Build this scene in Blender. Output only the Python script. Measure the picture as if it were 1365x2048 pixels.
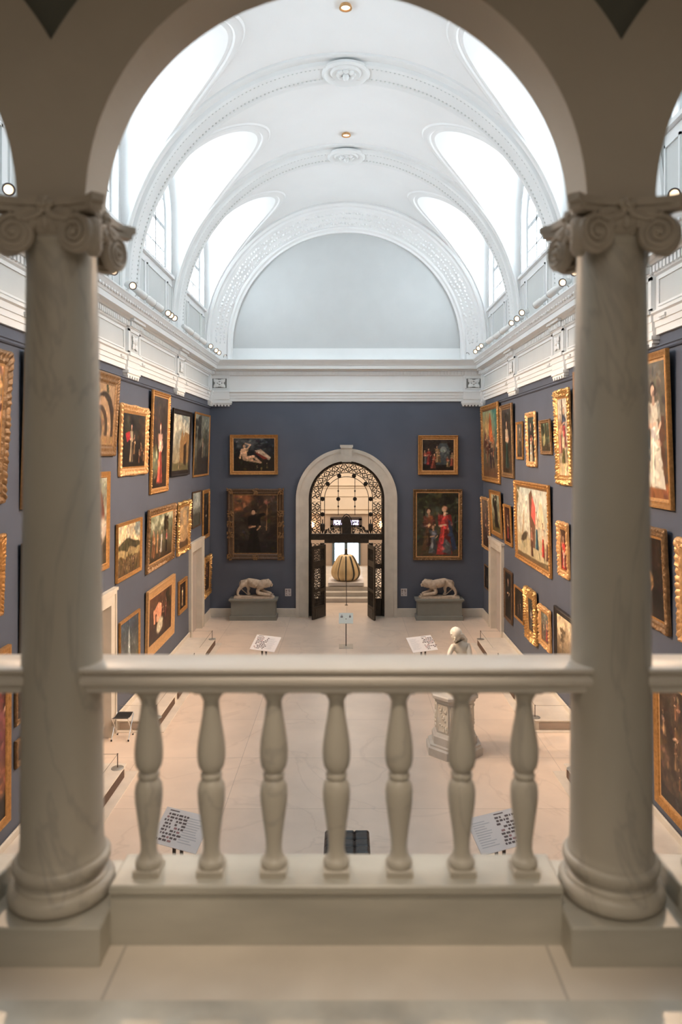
import bpy, bmesh, math, random
import numpy as np
from mathutils import Vector, Matrix
PI = math.pi
for o in list(bpy.data.objects):
    bpy.data.objects.remove(o, do_unlink=True)
SC = bpy.context.scene
COL = SC.collection
R = math.radians

# ---------------------------------------------------------------- camera
F = 1450.0                      # focal length in pixels of the 1365 wide frame
VX, VY = 696.0, 905.0           # vanishing point of the hall
CX, CZ = 0.04, 5.6
cam = bpy.data.cameras.new('camera')
camo = bpy.data.objects.new('camera', cam); COL.objects.link(camo)
camo.location = (CX, 0, CZ); camo.rotation_euler = (PI/2, 0, 0)
cam.sensor_fit = 'HORIZONTAL'; cam.sensor_width = 24.0
cam.lens = 24.0*F/1365.0
cam.shift_x = -(VX-682.5)/1365.0
cam.shift_y = -(1024-VY)/1365.0
cam.clip_start = 0.05; cam.clip_end = 200
cam.dof.use_dof = True; cam.dof.focus_distance = 19.0; cam.dof.aperture_fstop = 1.6
SC.camera = camo

# ---------------------------------------------------------------- world, exposure, lamps
w = bpy.data.worlds.new('world'); SC.world = w; w.use_nodes = True
w.node_tree.nodes['Background'].inputs[0].default_value = (0.75, 0.85, 1.0, 1)
w.node_tree.nodes['Background'].inputs[1].default_value = 1.0
SC.view_settings.view_transform = 'Standard'; SC.view_settings.look = 'None'
SC.view_settings.gamma = 1.0; SC.view_settings.use_curve_mapping = False
SC.view_settings.exposure = 0.08
WINDOW_STRENGTH = 9.5
SPOT_W = 1650.0

def area(name, loc, rot, size, sizey, power, col):
    l = bpy.data.lights.new(name, 'AREA'); l.shape = 'RECTANGLE'; l.size = size; l.size_y = sizey
    l.energy = power; l.color = col
    o = bpy.data.objects.new(name, l); COL.objects.link(o); o.location = loc; o.rotation_euler = rot
    return o
# ceiling lamp of the lobby behind the gate, and an added fill light behind the camera
area('lobby_light', (0, 29.3, 5.7), (0, 0, 0), 3.5, 4.5, 260, (1.0, 0.84, 0.68))
area('balcony_fill', (0, -1.2, 7.5), (0, 0, 0), 4.0, 2.0, 50, (1.0, 0.93, 0.82))
_l = bpy.data.lights.new('balcony_downlight', 'SPOT'); _l.energy = 235; _l.color = (1.0, 0.83, 0.66); _l.spot_size = R(36); _l.spot_blend = 0.9; _l.shadow_soft_size = 0.10
_o = bpy.data.objects.new('balcony_downlight', _l); COL.objects.link(_o); _o.location = (0, 0.75, 7.72)
_o.rotation_euler = (Vector((0, 2.25, 4.0))-Vector(_o.location)).to_track_quat('-Z', 'Y').to_euler()

# ---------------------------------------------------------------- helpers
def lin(c):
    return tuple(((v/255.0)/12.92 if v/255.0 <= 0.04045 else ((v/255.0+0.055)/1.055)**2.4) for v in c)
MATS = {}
def mat(name, col, rough=0.6, metal=0.0, noise=0.0, nscale=4.0, bump=0.0, bscale=20.0, col2=None, emit=None, estr=0.0, alpha=None, stretch=(1, 1, 1), spec=0.5, joints=None, veins=None, detail=6.0):
    m = bpy.data.materials.new(name); m.use_nodes = True; nt = m.node_tree
    b = nt.nodes['Principled BSDF']
    b.inputs['Base Color'].default_value = (*col, 1); b.inputs['Roughness'].default_value = rough
    b.inputs['Metallic'].default_value = metal
    b.inputs['Specular IOR Level'].default_value = spec
    tc = nt.nodes.new('ShaderNodeTexCoord'); mp = nt.nodes.new('ShaderNodeMapping')
    mp.inputs['Scale'].default_value = stretch
    nt.links.new(tc.outputs['Object'], mp.inputs['Vector'])
    cur = None
    if noise > 0 or col2:
        n = nt.nodes.new('ShaderNodeTexNoise'); n.inputs['Scale'].default_value = nscale; n.inputs['Detail'].default_value = detail
        nt.links.new(mp.outputs[0], n.inputs['Vector'])
        r = nt.nodes.new('ShaderNodeValToRGB')
        c2 = col2 if col2 else tuple(max(0, v*(1-noise)) for v in col)
        r.color_ramp.elements[0].position = 0.35; r.color_ramp.elements[1].position = 0.65
        r.color_ramp.elements[0].color = (*c2, 1); r.color_ramp.elements[1].color = (*col, 1)
        nt.links.new(n.outputs['Fac'], r.inputs[0]); cur = r.outputs[0]
    if veins:
        wv = nt.nodes.new('ShaderNodeTexNoise'); wv.inputs['Scale'].default_value = veins[1]; wv.inputs['Detail'].default_value = 5
        wv.inputs['Distortion'].default_value = 1.5
        nt.links.new(mp.outputs[0], wv.inputs['Vector'])
        r = nt.nodes.new('ShaderNodeValToRGB'); e = r.color_ramp.elements
        e[0].position = 0.485; e[0].color = (0, 0, 0, 1); e[1].position = 0.5; e[1].color = (1, 1, 1, 1)
        q = e.new(0.515); q.color = (0, 0, 0, 1)
        nt.links.new(wv.outputs['Fac'], r.inputs[0])
        mx = nt.nodes.new('ShaderNodeMix'); mx.data_type = 'RGBA'
        ml = nt.nodes.new('ShaderNodeMath'); ml.operation = 'MULTIPLY'; ml.inputs[1].default_value = veins[2]
        nt.links.new(r.outputs[0], ml.inputs[0]); nt.links.new(ml.outputs[0], mx.inputs[0])
        if cur: nt.links.new(cur, mx.inputs[6])
        else: mx.inputs[6].default_value = (*col, 1)
        mx.inputs[7].default_value = (*veins[0], 1); cur = mx.outputs[2]
    if joints:
        br = nt.nodes.new('ShaderNodeTexBrick'); br.offset = joints[3]; br.inputs['Scale'].default_value = 1.0
        br.inputs['Brick Width'].default_value = joints[0]; br.inputs['Row Height'].default_value = joints[1]
        br.inputs['Mortar Size'].default_value = joints[2]; br.inputs['Mortar Smooth'].default_value = 0.3
        br.inputs['Color1'].default_value = (1, 1, 1, 1); br.inputs['Color2'].default_value = (0.93, 0.93, 0.93, 1)
        br.inputs['Mortar'].default_value = (0.68, 0.68, 0.68, 1)
        nt.links.new(tc.outputs['Object'], br.inputs['Vector'])
        mx = nt.nodes.new('ShaderNodeMix'); mx.data_type = 'RGBA'; mx.blend_type = 'MULTIPLY'; mx.inputs[0].default_value = 1.0
        if cur: nt.links.new(cur, mx.inputs[6])
        else: mx.inputs[6].default_value = (*col, 1)
        nt.links.new(br.outputs['Color'], mx.inputs[7]); cur = mx.outputs[2]
    if cur: nt.links.new(cur, b.inputs['Base Color'])
    if bump > 0:
        n2 = nt.nodes.new('ShaderNodeTexNoise'); n2.inputs['Scale'].default_value = bscale; n2.inputs['Detail'].default_value = 4
        nt.links.new(mp.outputs[0], n2.inputs['Vector'])
        bp = nt.nodes.new('ShaderNodeBump'); bp.inputs['Strength'].default_value = bump; bp.inputs['Distance'].default_value = 0.02
        nt.links.new(n2.outputs['Fac'], bp.inputs['Height']); nt.links.new(bp.outputs[0], b.inputs['Normal'])
    if emit:
        b.inputs['Emission Color'].default_value = (*emit, 1); b.inputs['Emission Strength'].default_value = estr
    MATS[name] = m
    return m

M_WHITE = mat('white plaster', (0.80, 0.82, 0.82), 0.75, noise=0.03, nscale=1.5)
M_VAULT = mat('vault plaster', (0.84, 0.85, 0.85), 0.8, noise=0.03, nscale=0.8)
M_RELIEF = mat('carved plaster', (0.82, 0.81, 0.79), 0.75, noise=0.1, nscale=6, bump=1.0, bscale=9)
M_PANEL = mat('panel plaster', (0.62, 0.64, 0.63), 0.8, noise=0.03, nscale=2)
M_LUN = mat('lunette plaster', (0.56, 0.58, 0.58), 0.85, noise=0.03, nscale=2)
M_BLUE = mat('blue wall paint', (0.086, 0.101, 0.138), 0.62, noise=0.10, nscale=1.2, bump=0.03, bscale=60)
M_BASE = mat('pink marble skirting', (0.64, 0.59, 0.51), 0.4, noise=0.12, nscale=3)
M_FLOOR = mat('terrazzo floor', (0.82, 0.68, 0.56), 0.34, noise=0.10, nscale=1.3, joints=(1.9, 1.9, 0.006, 0.0), veins=((0.5, 0.4, 0.32), 0.35, 0.25))
M_PLAT = mat('platform marble', (0.74, 0.67, 0.58), 0.35, noise=0.16, nscale=2.5)
M_COL = mat('column marble', (0.52, 0.475, 0.395), 0.42, noise=0.13, nscale=2.2, veins=((0.30, 0.27, 0.24), 1.6, 0.45), stretch=(1, 1, 0.5))
M_RAIL = mat('rail marble', (0.66, 0.60, 0.52), 0.38, noise=0.12, nscale=3, stretch=(0.4, 1, 1))
M_PARA = mat('parapet marble', (0.54, 0.51, 0.43), 0.38, noise=0.30, nscale=3.5, stretch=(0.35, 1, 1.3))
M_CAP = mat('capital stone', (0.52, 0.455, 0.375), 0.7, noise=0.15, nscale=8, bump=0.2, bscale=60)
M_ARC = mat('arcade plaster', (0.56, 0.50, 0.42), 0.8, noise=0.08, nscale=2)
M_SPAN = mat('dark spandrel paint', (0.15, 0.155, 0.135), 0.8, noise=0.08, nscale=2)  # spandrels darker than the archivolt plaster
M_BFLOOR = mat('balcony floor', (0.74, 0.66, 0.56), 0.35, noise=0.13, nscale=2.5, joints=(1.45, 3.0, 0.006, 0.5))
M_BFLOOR2 = mat('balcony border', (0.62, 0.59, 0.51), 0.3, noise=0.35, nscale=3.5)
M_GREY = mat('grey pedestal paint', (0.21, 0.215, 0.195), 0.6, noise=0.06, nscale=3)
M_STONE = mat('lion stone', (0.56, 0.46, 0.36), 0.85, noise=0.28, nscale=9, bump=0.5, bscale=35)
M_MARBLE = mat('statue marble', (0.80, 0.75, 0.65), 0.45, noise=0.08, nscale=4)
M_PED = mat('pedestal marble', (0.60, 0.57, 0.52), 0.5, noise=0.12, nscale=5)
M_IRON = mat('wrought iron', (0.055, 0.044, 0.034), 0.5, 0.5, noise=0.3, nscale=12)
M_BLACK = mat('black leather', (0.022, 0.026, 0.029), 0.38, noise=0.2, nscale=8, bump=0.15, bscale=40)
M_CLOTH = mat('black cloth', (0.012, 0.012, 0.013), 0.8, noise=0.2, nscale=30)
M_CHROME = mat('chrome', (0.75, 0.74, 0.72), 0.2, 1.0)
M_STEEL = mat('grey steel', (0.42, 0.41, 0.38), 0.4, 0.6, noise=0.1, nscale=10)
M_POST = mat('brown post', (0.075, 0.055, 0.045), 0.5, noise=0.1, nscale=10)
M_GRILLE = mat('bronze grille', (0.16, 0.10, 0.07), 0.5, 0.3, noise=0.1, nscale=20)
M_PAPER = mat('white board', (0.86, 0.83, 0.82), 0.5)
M_LAMP = mat('white lamp housing', (0.78, 0.78, 0.76), 0.4)
M_DOOR = mat('grey door', (0.44, 0.39, 0.35), 0.6, noise=0.05, nscale=2)
M_CREAM = mat('cream lobby wall', (0.76, 0.66, 0.54), 0.8, noise=0.05, nscale=2)
M_TAN = mat('tan lobby wall', (0.46, 0.37, 0.30), 0.7, noise=0.1, nscale=2)
M_YEL = mat('yellow gourd', (0.82, 0.60, 0.32), 0.35, noise=0.08, nscale=5)
M_GDOT = mat('dark gourd rib', (0.05, 0.045, 0.035), 0.4)
M_STEEL2 = mat('white plinth', (0.72, 0.68, 0.66), 0.6)
M_LENS = mat('lamp glow', (1, 0.9, 0.8), 0.4, emit=(1.0, 0.72, 0.45), estr=1.8)
M_LENSO = mat('lamp rim', (0.12, 0.10, 0.10), 0.4)
M_PANE = mat('daylit glass', (0.8, 0.9, 1.0), 0.2, emit=(0.86, 0.945, 1.0), estr=WINDOW_STRENGTH)
M_PANE2 = mat('daylit lobby glass', (0.8, 0.9, 1.0), 0.2, emit=(0.70, 0.86, 1.0), estr=9.0)
M_PANE3 = mat('violet lobby glass', (0.8, 0.8, 1.0), 0.2, emit=(0.72, 0.62, 1.0), estr=3.0)
M_SCONCE = mat('warm sconce glass', (1, 0.8, 0.6), 0.4, emit=(1.0, 0.62, 0.32), estr=14.0)
M_WIN = mat('grey white window frame', (0.50, 0.52, 0.53), 0.6)
M_DARK = mat('dark trim', (0.05, 0.04, 0.04), 0.6)
M_INK = mat('black ink', (0.16, 0.13, 0.13), 0.7)
M_INK2 = mat('red ink', (0.42, 0.24, 0.24), 0.7)
M_INK3 = mat('grey ink', (0.58, 0.58, 0.60), 0.7)
M_GOLD = mat('gilded wood', (0.52, 0.262, 0.085), 0.40, 0.45, noise=0.30, nscale=18, bump=0.35, bscale=45)
M_GOLDL = mat('pale gilded wood', (0.68, 0.395, 0.175), 0.42, 0.35, noise=0.2, nscale=18, bump=0.2, bscale=45)
M_GOLDD = mat('dull gilded wood', (0.27, 0.155, 0.07), 0.45, 0.35, noise=0.35, nscale=18, bump=0.4, bscale=45)
M_GOLDB = mat('bright gilt', (0.74, 0.44, 0.17), 0.28, 0.75, noise=0.35, nscale=22, bump=0.6, bscale=40)
M_EBON = mat('ebonised wood', (0.022, 0.018, 0.016), 0.35, noise=0.2, nscale=10)
M_BROWN = mat('dark brown wood', (0.10, 0.058, 0.032), 0.4, noise=0.3, nscale=12)

class MB:
    """collects shapes into one mesh"""
    def __init__(s): s.v = []; s.f = []
    def add(s, vs, fs):
        b = len(s.v); s.v += [tuple(v) for v in vs]; s.f += [tuple(i+b for i in f) for f in fs]; return s
    def box(s, x0, x1, y0, y1, z0, z1):
        v = [(x, y, z) for z in (z0, z1) for y in (y0, y1) for x in (x0, x1)]
        return s.add(v, [(0, 2, 3, 1), (4, 5, 7, 6), (0, 1, 5, 4), (2, 6, 7, 3), (0, 4, 6, 2), (1, 3, 7, 5)])
    def bbox(s, x0, x1, y0, y1, z0, z1, b=0.01):
        """box with chamfered top edges"""
        pts = []
        for (z, i) in ((z0, 0), (z1-b, 0), (z1, b)):
            pts += [(x0+i, y0+i, z), (x1-i, y0+i, z), (x1-i, y1-i, z), (x0+i, y1-i, z)]
        fs = [(3, 2, 1, 0), (8, 9, 10, 11)]
        for k in (0, 4):
            for j in range(4):
                fs.append((k+j, k+(j+1) % 4, k+4+(j+1) % 4, k+4+j))
        return s.add(pts, fs)
    def lathe(s, prof, c=(0, 0, 0), n=32, cap=True, sy=1.0, mod=None):
        vs = []; fs = []
        for (r, z) in prof:
            for k in range(n):
                a = 2*PI*k/n; rr = r*(mod(a, z) if mod else 1)
                vs.append((c[0]+rr*math.cos(a), c[1]+rr*math.sin(a)*sy, c[2]+z))
        m = len(prof)
        for i in range(m-1):
            for k in range(n):
                k2 = (k+1) % n
                fs.append((i*n+k, i*n+k2, (i+1)*n+k2, (i+1)*n+k))
        if cap:
            fs.append(tuple(range(n-1, -1, -1))); fs.append(tuple((m-1)*n+k for k in range(n)))
        return s.add(vs, fs)
    def tube(s, pts, r, n=8, taper=None, cap=True):
        pts = [Vector(p) for p in pts]; vs = []; fs = []; m = len(pts)
        up = None
        for i, p in enumerate(pts):
            t = (pts[min(i+1, m-1)]-pts[max(i-1, 0)]).normalized()
            if up is None:
                up = Vector((0, 0, 1)) if abs(t.z) < 0.9 else Vector((1, 0, 0))
            a = t.cross(up)
            if a.length < 1e-4: a = t.orthogonal()
            a.normalize(); b = a.cross(t).normalized(); up = b
            rr = r if taper is None else taper[i]
            for k in range(n):
                an = 2*PI*k/n
                vs.append(p+a*rr*math.cos(an)+b*rr*math.sin(an))
        for i in range(m-1):
            for k in range(n):
                k2 = (k+1) % n
                fs.append((i*n+k, (i+1)*n+k, (i+1)*n+k2, i*n+k2))
        if cap:
            fs.append(tuple(range(n))); fs.append(tuple((m-1)*n+k for k in range(n-1, -1, -1)))
        return s.add(vs, fs)
    def ball(s, c, rx, ry=None, rz=None, n=12, m=8):
        ry = rx if ry is None else ry; rz = rx if rz is None else rz
        vs = [(c[0], c[1], c[2]-rz)]
        for i in range(1, m):
            ph = -PI/2+PI*i/m
            for k in range(n):
                a = 2*PI*k/n
                vs.append((c[0]+rx*math.cos(ph)*math.cos(a), c[1]+ry*math.cos(ph)*math.sin(a), c[2]+rz*math.sin(ph)))
        vs.append((c[0], c[1], c[2]+rz)); fs = []
        for k in range(n):
            k2 = (k+1) % n
            fs.append((0, 1+k2, 1+k)); e = 1+(m-2)*n
            fs.append((e+k, e+k2, len(vs)-1))
            for i in range(m-2):
                fs.append((1+i*n+k, 1+i*n+k2, 1+(i+1)*n+k2, 1+(i+1)*n+k))
        return s.add(vs, fs)
    def prism(s, poly, z0, z1, axis='z'):
        n = len(poly)
        def P(a, b, c):
            return (a, b, c) if axis == 'z' else ((a, c, b) if axis == 'y' else (c, a, b))
        vs = [P(a, b, z0) for a, b in poly]+[P(a, b, z1) for a, b in poly]
        fs = [tuple(range(n)), tuple(range(2*n-1, n-1, -1))]+[(i, (i+1) % n, n+(i+1) % n, n+i) for i in range(n)]
        return s.add(vs, fs)
    def grid(s, fn, nu, nv):
        vs = [fn(i/nu, j/nv) for j in range(nv+1) for i in range(nu+1)]
        fs = [(j*(nu+1)+i, j*(nu+1)+i+1, (j+1)*(nu+1)+i+1, (j+1)*(nu+1)+i) for j in range(nv) for i in range(nu)]
        return s.add(vs, fs)
    def xf(s, M):
        s.v = [tuple(M @ Vector(v)) for v in s.v]; return s
    def build(s, name, m, parent=None, smooth=False, fix=True, loc=None):
        me = bpy.data.meshes.new(name); me.from_pydata(s.v, [], s.f)
        if fix:
            bm = bmesh.new(); bm.from_mesh(me); bmesh.ops.remove_doubles(bm, verts=bm.verts, dist=1e-5)
            bmesh.ops.recalc_face_normals(bm, faces=bm.faces); bm.to_mesh(me); bm.free()
        if isinstance(m, (list, tuple)):
            for q in m: me.materials.append(q)
        else: me.materials.append(m)
        if smooth:
            me.shade_smooth()
            try: me.set_sharp_from_angle(angle=R(40))
            except Exception: pass
        o = bpy.data.objects.new(name, me); COL.objects.link(o)
        if parent: o.parent = parent
        if loc: o.location = loc
        return o

def thing(name, label, cat, loc=(0, 0, 0), rz=0.0, group=None):
    o = bpy.data.objects.new(name, None); COL.objects.link(o); o.empty_display_size = 0.1
    o.location = loc; o.rotation_euler = (0, 0, rz); o['label'] = label; o['category'] = cat
    if group: o['group'] = group
    return o
def tag(o, label, cat, group=None):
    o['label'] = label; o['category'] = cat
    if group: o['group'] = group
    return o
def struct(o):
    o['kind'] = 'structure'; return o
def copy_tree(o, parent=None):
    c = o.copy(); COL.objects.link(c); c.parent = parent
    for ch in list(o.children): copy_tree(ch, c)
    return c

# ---------------------------------------------------------------- dimensions of the hall
XW = 4.66          # half width
YB = 24.7          # back wall
YF = 2.72          # front of the hall (arcade)
ZS = 9.2           # springing of the vault
RIBS = [6.77, 11.17, 15.57, 19.97]
BAYS = [4.57, 8.97, 13.37, 17.77, 22.17]
DOORS = [(12.75, 14.5), (21.4, 23.35)]
DH = 2.85
ZB = 3.9           # balcony floor
# ================================================================= STRUCTURE
struct(MB().box(-XW-0.4, XW+0.4, YF, YB, -0.2, 0).build('floor', M_FLOOR))

def side_wall(sg, name):
    mb = MB()
    def bx(y0, y1, z0, z1, d0=0.0, d1=0.4):
        a, b = sorted((sg*(XW+d0), sg*(XW+d1))); mb.box(a, b, y0, y1, z0, z1)
    y = YF
    for (a, b) in DOORS:
        bx(y, a+0.18, 0, 7.4); bx(a+0.18, b-0.18, DH-0.15, 7.4); y = b-0.18
    bx(y, YB+0.4, 0, 7.4)
    struct(mb.build(name, M_BLUE))
    mb = MB(); a, b = sorted((sg*XW, sg*(XW+0.4))); mb.box(a, b, YF, YB+0.4, 7.4, ZS)
    struct(mb.build(name, M_WHITE))
side_wall(-1, 'wall_left'); side_wall(1, 'wall_right')

# doors in the side walls
dn = 0
for sg in (-1, 1):
    for (a, b) in DOORS:
        dn += 1
        mb = MB()
        def bx(m, d0, d1, y0, y1, z0, z1):
            p, q = sorted((sg*(XW-d0), sg*(XW-d1))); m.box(p, q, y0, y1, z0, z1)
        bx(mb, 0.06, -0.3, a, a+0.28, 0, DH-0.25); bx(mb, 0.06, -0.3, b-0.28, b, 0, DH-0.25)
        bx(mb, 0.06, -0.3, a, b, DH-0.25, DH)
        bx(mb, 0.10, 0.0, a-0.05, b+0.05, DH, DH+0.06)
        bx(mb, 0.085, 0.06, a, a+0.06, 0, DH); bx(mb, 0.085, 0.06, b-0.06, b, 0, DH)
        bx(mb, 0.085, 0.06, a+0.06, b-0.06, DH-0.06, DH)
        fr = struct(mb.build('door_%d' % dn, M_BASE))
        lf = MB(); bx(lf, -0.12, -0.20, a+0.27, b-0.27, 0, DH-0.24)
        bx(lf, -0.105, -0.125, a+0.42, b-0.42, 0.25, DH-0.45)
        d = lf.build('door_leaf', M_DOOR, fr)
        hb = MB(); bx(hb, -0.06, -0.12, a+0.36, a+0.40, 1.0, 1.14); hb.build('door_handle', M_DARK, fr)

# back wall with the arched opening
AR, AZ = 1.29, 4.016
mb = MB()
mb.box(-XW, -AR, YB, YB+0.35, 0, 7.4); mb.box(AR, XW, YB, YB+0.35, 0, 7.4)
N = 40
for i in range(N):
    a0, a1 = PI*i/N, PI*(i+1)/N
    x0, z0, x1, z1 = AR*math.cos(a0), AZ+AR*math.sin(a0), AR*math.cos(a1), AZ+AR*math.sin(a1)
    mb.prism([(x0, z0), (x0, 7.4), (x1, 7.4), (x1, z1)], YB, YB+0.35, 'y')
struct(mb.build('wall_back', M_BLUE))
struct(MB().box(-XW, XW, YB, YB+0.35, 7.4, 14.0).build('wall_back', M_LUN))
struct(MB().box(-XW+0.03, XW-0.03, YB-0.06, YB, 8.73, 9.14).build('trim_1', M_WHITE))

# arched marble surround of the gate
mb = MB()
def arch_ring(mb, r0, r1, y0, y1, zc, zbase, n=40, cx=0.0):
    path = [(1.0, zbase-zc)]+[None]
    pts_i = [(cx+r0, zbase)]+[(cx+r0*math.cos(PI*i/n), zc+r0*math.sin(PI*i/n)) for i in range(n+1)]+[(cx-r0, zbase)]
    pts_o = [(cx+r1, zbase)]+[(cx+r1*math.cos(PI*i/n), zc+r1*math.sin(PI*i/n)) for i in range(n+1)]+[(cx-r1, zbase)]
    for i in range(len(pts_i)-1):
        mb.prism([pts_i[i], pts_o[i], pts_o[i+1], pts_i[i+1]], y0, y1, 'y')
arch_ring(mb, AR, 1.72, YB-0.10, YB+0.0, AZ, 0)
arch_ring(mb, 1.60, 1.72, YB-0.13, YB-0.10, AZ, 0)
arch_ring(mb, AR, 1.37, YB-0.12, YB-0.10, AZ, 0)
o = struct(mb.build('trim_2', M_BASE))
ks = MB(); ks.prism([(-0.16, AZ+1.26), (0.16, AZ+1.26), (0.20, AZ+1.78), (-0.20, AZ+1.78)], YB-0.22, YB-0.08, 'y')
ks.prism([(-0.22, AZ+1.76), (0.22, AZ+1.76), (0.22, AZ+1.84), (-0.22, AZ+1.84)], YB-0.26, YB-0.08, 'y')
for k in (-1, 0, 1): ks.box(k*0.09-0.015, k*0.09+0.015, YB-0.235, YB-0.21, AZ+1.32, AZ+1.74)
ks.tube([(-0.19, YB-0.22, AZ+1.74), (0.19, YB-0.22, AZ+1.74)], 0.035, 10)
ks.build('keystone', M_BASE, o)

# skirtings
def skirt(name, segs):
    mb = MB()
    for (x0, x1, y0, y1) in segs: mb.bbox(x0, x1, y0, y1, 0, 0.30, 0.015)
    struct(mb.build(name, M_BASE))
for sg, nm in ((-1, 'baseboard_left'), (1, 'baseboard_right')):
    segs = []; y = YF
    for (a, b) in DOORS:
        p, q = sorted((sg*XW, sg*(XW-0.04))); segs.append((p, q, y, a)); y = b
    p, q = sorted((sg*XW, sg*(XW-0.04))); segs.append((p, q, y, YB)); skirt(nm, segs)
skirt('baseboard_back', [(-XW+0.04, -1.72, YB-0.05, YB), (1.72, XW-0.04, YB-0.05, YB)])

# sweeping a profile of (protrusion, height) along left, back and right wall
def sweep_u(prof, y0=YF):
    mb = MB(); n = len(prof); vs = []
    for (p, z) in prof: vs.append((-XW+p, y0, z))
    for (p, z) in prof: vs.append((-XW+p, YB-p, z))
    for (p, z) in prof: vs.append((XW-p, YB-p, z))
    for (p, z) in prof: vs.append((XW-p, y0, z))
    fs = []
    for k in range(3):
        for i in range(n-1):
            fs.append((k*n+i, k*n+i+1, (k+1)*n+i+1, (k+1)*n+i))
    return mb.add(vs, fs)
ent = [(0, 7.34), (0.05, 7.34), (0.05, 7.44), (0.07, 7.445), (0.07, 7.53), (0.09, 7.535), (0.09, 7.63), (0.13, 7.65), (0.13, 7.68), (0.05, 7.70),
       (0.05, 8.20), (0.09, 8.22), (0.09, 8.36), (0.14, 8.37), (0.17, 8.41), (0.29, 8.42), (0.29, 8.53), (0.31, 8.54), (0.33, 8.58), (0.38, 8.64),
       (0.41, 8.68), (0.43, 8.70), (0.43, 8.73), (0, 8.76)]
struct(sweep_u(ent).build('trim_3', M_WHITE))
def side_rail(prof):
    m = MB(); n = len(prof)
    for sg in (-1, 1):
        vs = [(sg*(XW-p), YF, z) for p, z in prof]+[(sg*(XW-p), YB, z) for p, z in prof]
        m.add(vs, [(i, i+1, n+i+1, n+i) for i in range(n-1)])
    return m
struct(side_rail([(0, 7.09), (0.03, 7.10), (0.045, 7.12), (0.03, 7.145), (0.03, 7.155), (0.05, 7.165), (0.05, 7.185), (0, 7.19)]).build('trim_4', M_BLUE))
# dentil course
mb = MB(); st = 0.115
y = YF+0.05
while y < YB-0.16:
    for sg in (-1, 1):
        p, q = sorted((sg*(XW-0.09), sg*(XW-0.135))); mb.box(p, q, y, y+0.065, 8.245, 8.345)
    y += st
x = -XW+0.16
while x < XW-0.16:
    mb.box(x, x+0.065, YB-0.135, YB-0.09, 8.245, 8.345); x += st
struct(mb.build('trim_5', M_WHITE, fix=False))
# upper small moulding beads under the crown (darker egg pattern)
mb = MB()
y = 5.0
while y < YB-0.45:
    for sg in (-1, 1):
        mb.ball((sg*(XW-0.355), y, 8.605), 0.03, 0.045, 0.03, 6, 4)
    y += 0.16
struct(mb.build('trim_6', M_WHITE, smooth=True, fix=False))

# frieze panels: mouldings round sunk grey fields
tn = 6
def frieze_panel(y0, y1, sg):
    mb = MB()
    def bx(d0, d1, a, b, z0, z1):
        p, q = sorted((sg*(XW-d0), sg*(XW-d1))); mb.box(p, q, a, b, z0, z1)
    for (a, b, z0, z1) in ((y0, y1, 7.74, 7.77), (y0, y1, 8.13, 8.16), (y0, y0+0.03, 7.77, 8.13), (y1-0.03, y1, 7.77, 8.13)):
        bx(0.05, 0.075, a, b, z0, z1)
    for (a, b) in ((y0+0.1, y0+0.32), (y1-0.32, y1-0.1)):
        bx(0.09, 0.12, a, b, 7.56, 7.60)
        for k in range(4): bx(0.09, 0.11, a+0.02+k*0.05, a+0.05+k*0.05, 7.53, 7.56)
    return mb
rose = MB()
for k in range(4):
    a = PI/4+k*PI/2
    rose.ball((0.10*math.cos(a), 0, 0.13*math.sin(a)), 0.065, 0.02, 0.075, 10, 6)
    rose.ball((0.155*math.cos(a), 0, 0.20*math.sin(a)), 0.032, 0.018, 0.038, 8, 5)
rose.ball((0, 0, 0), 0.05, 0.035, 0.05, 10, 6)
for k in range(4):
    a = k*PI/2; rose.ball((0.085*math.cos(a), 0, 0.11*math.sin(a)), 0.03, 0.016, 0.035, 8, 5)
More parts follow.
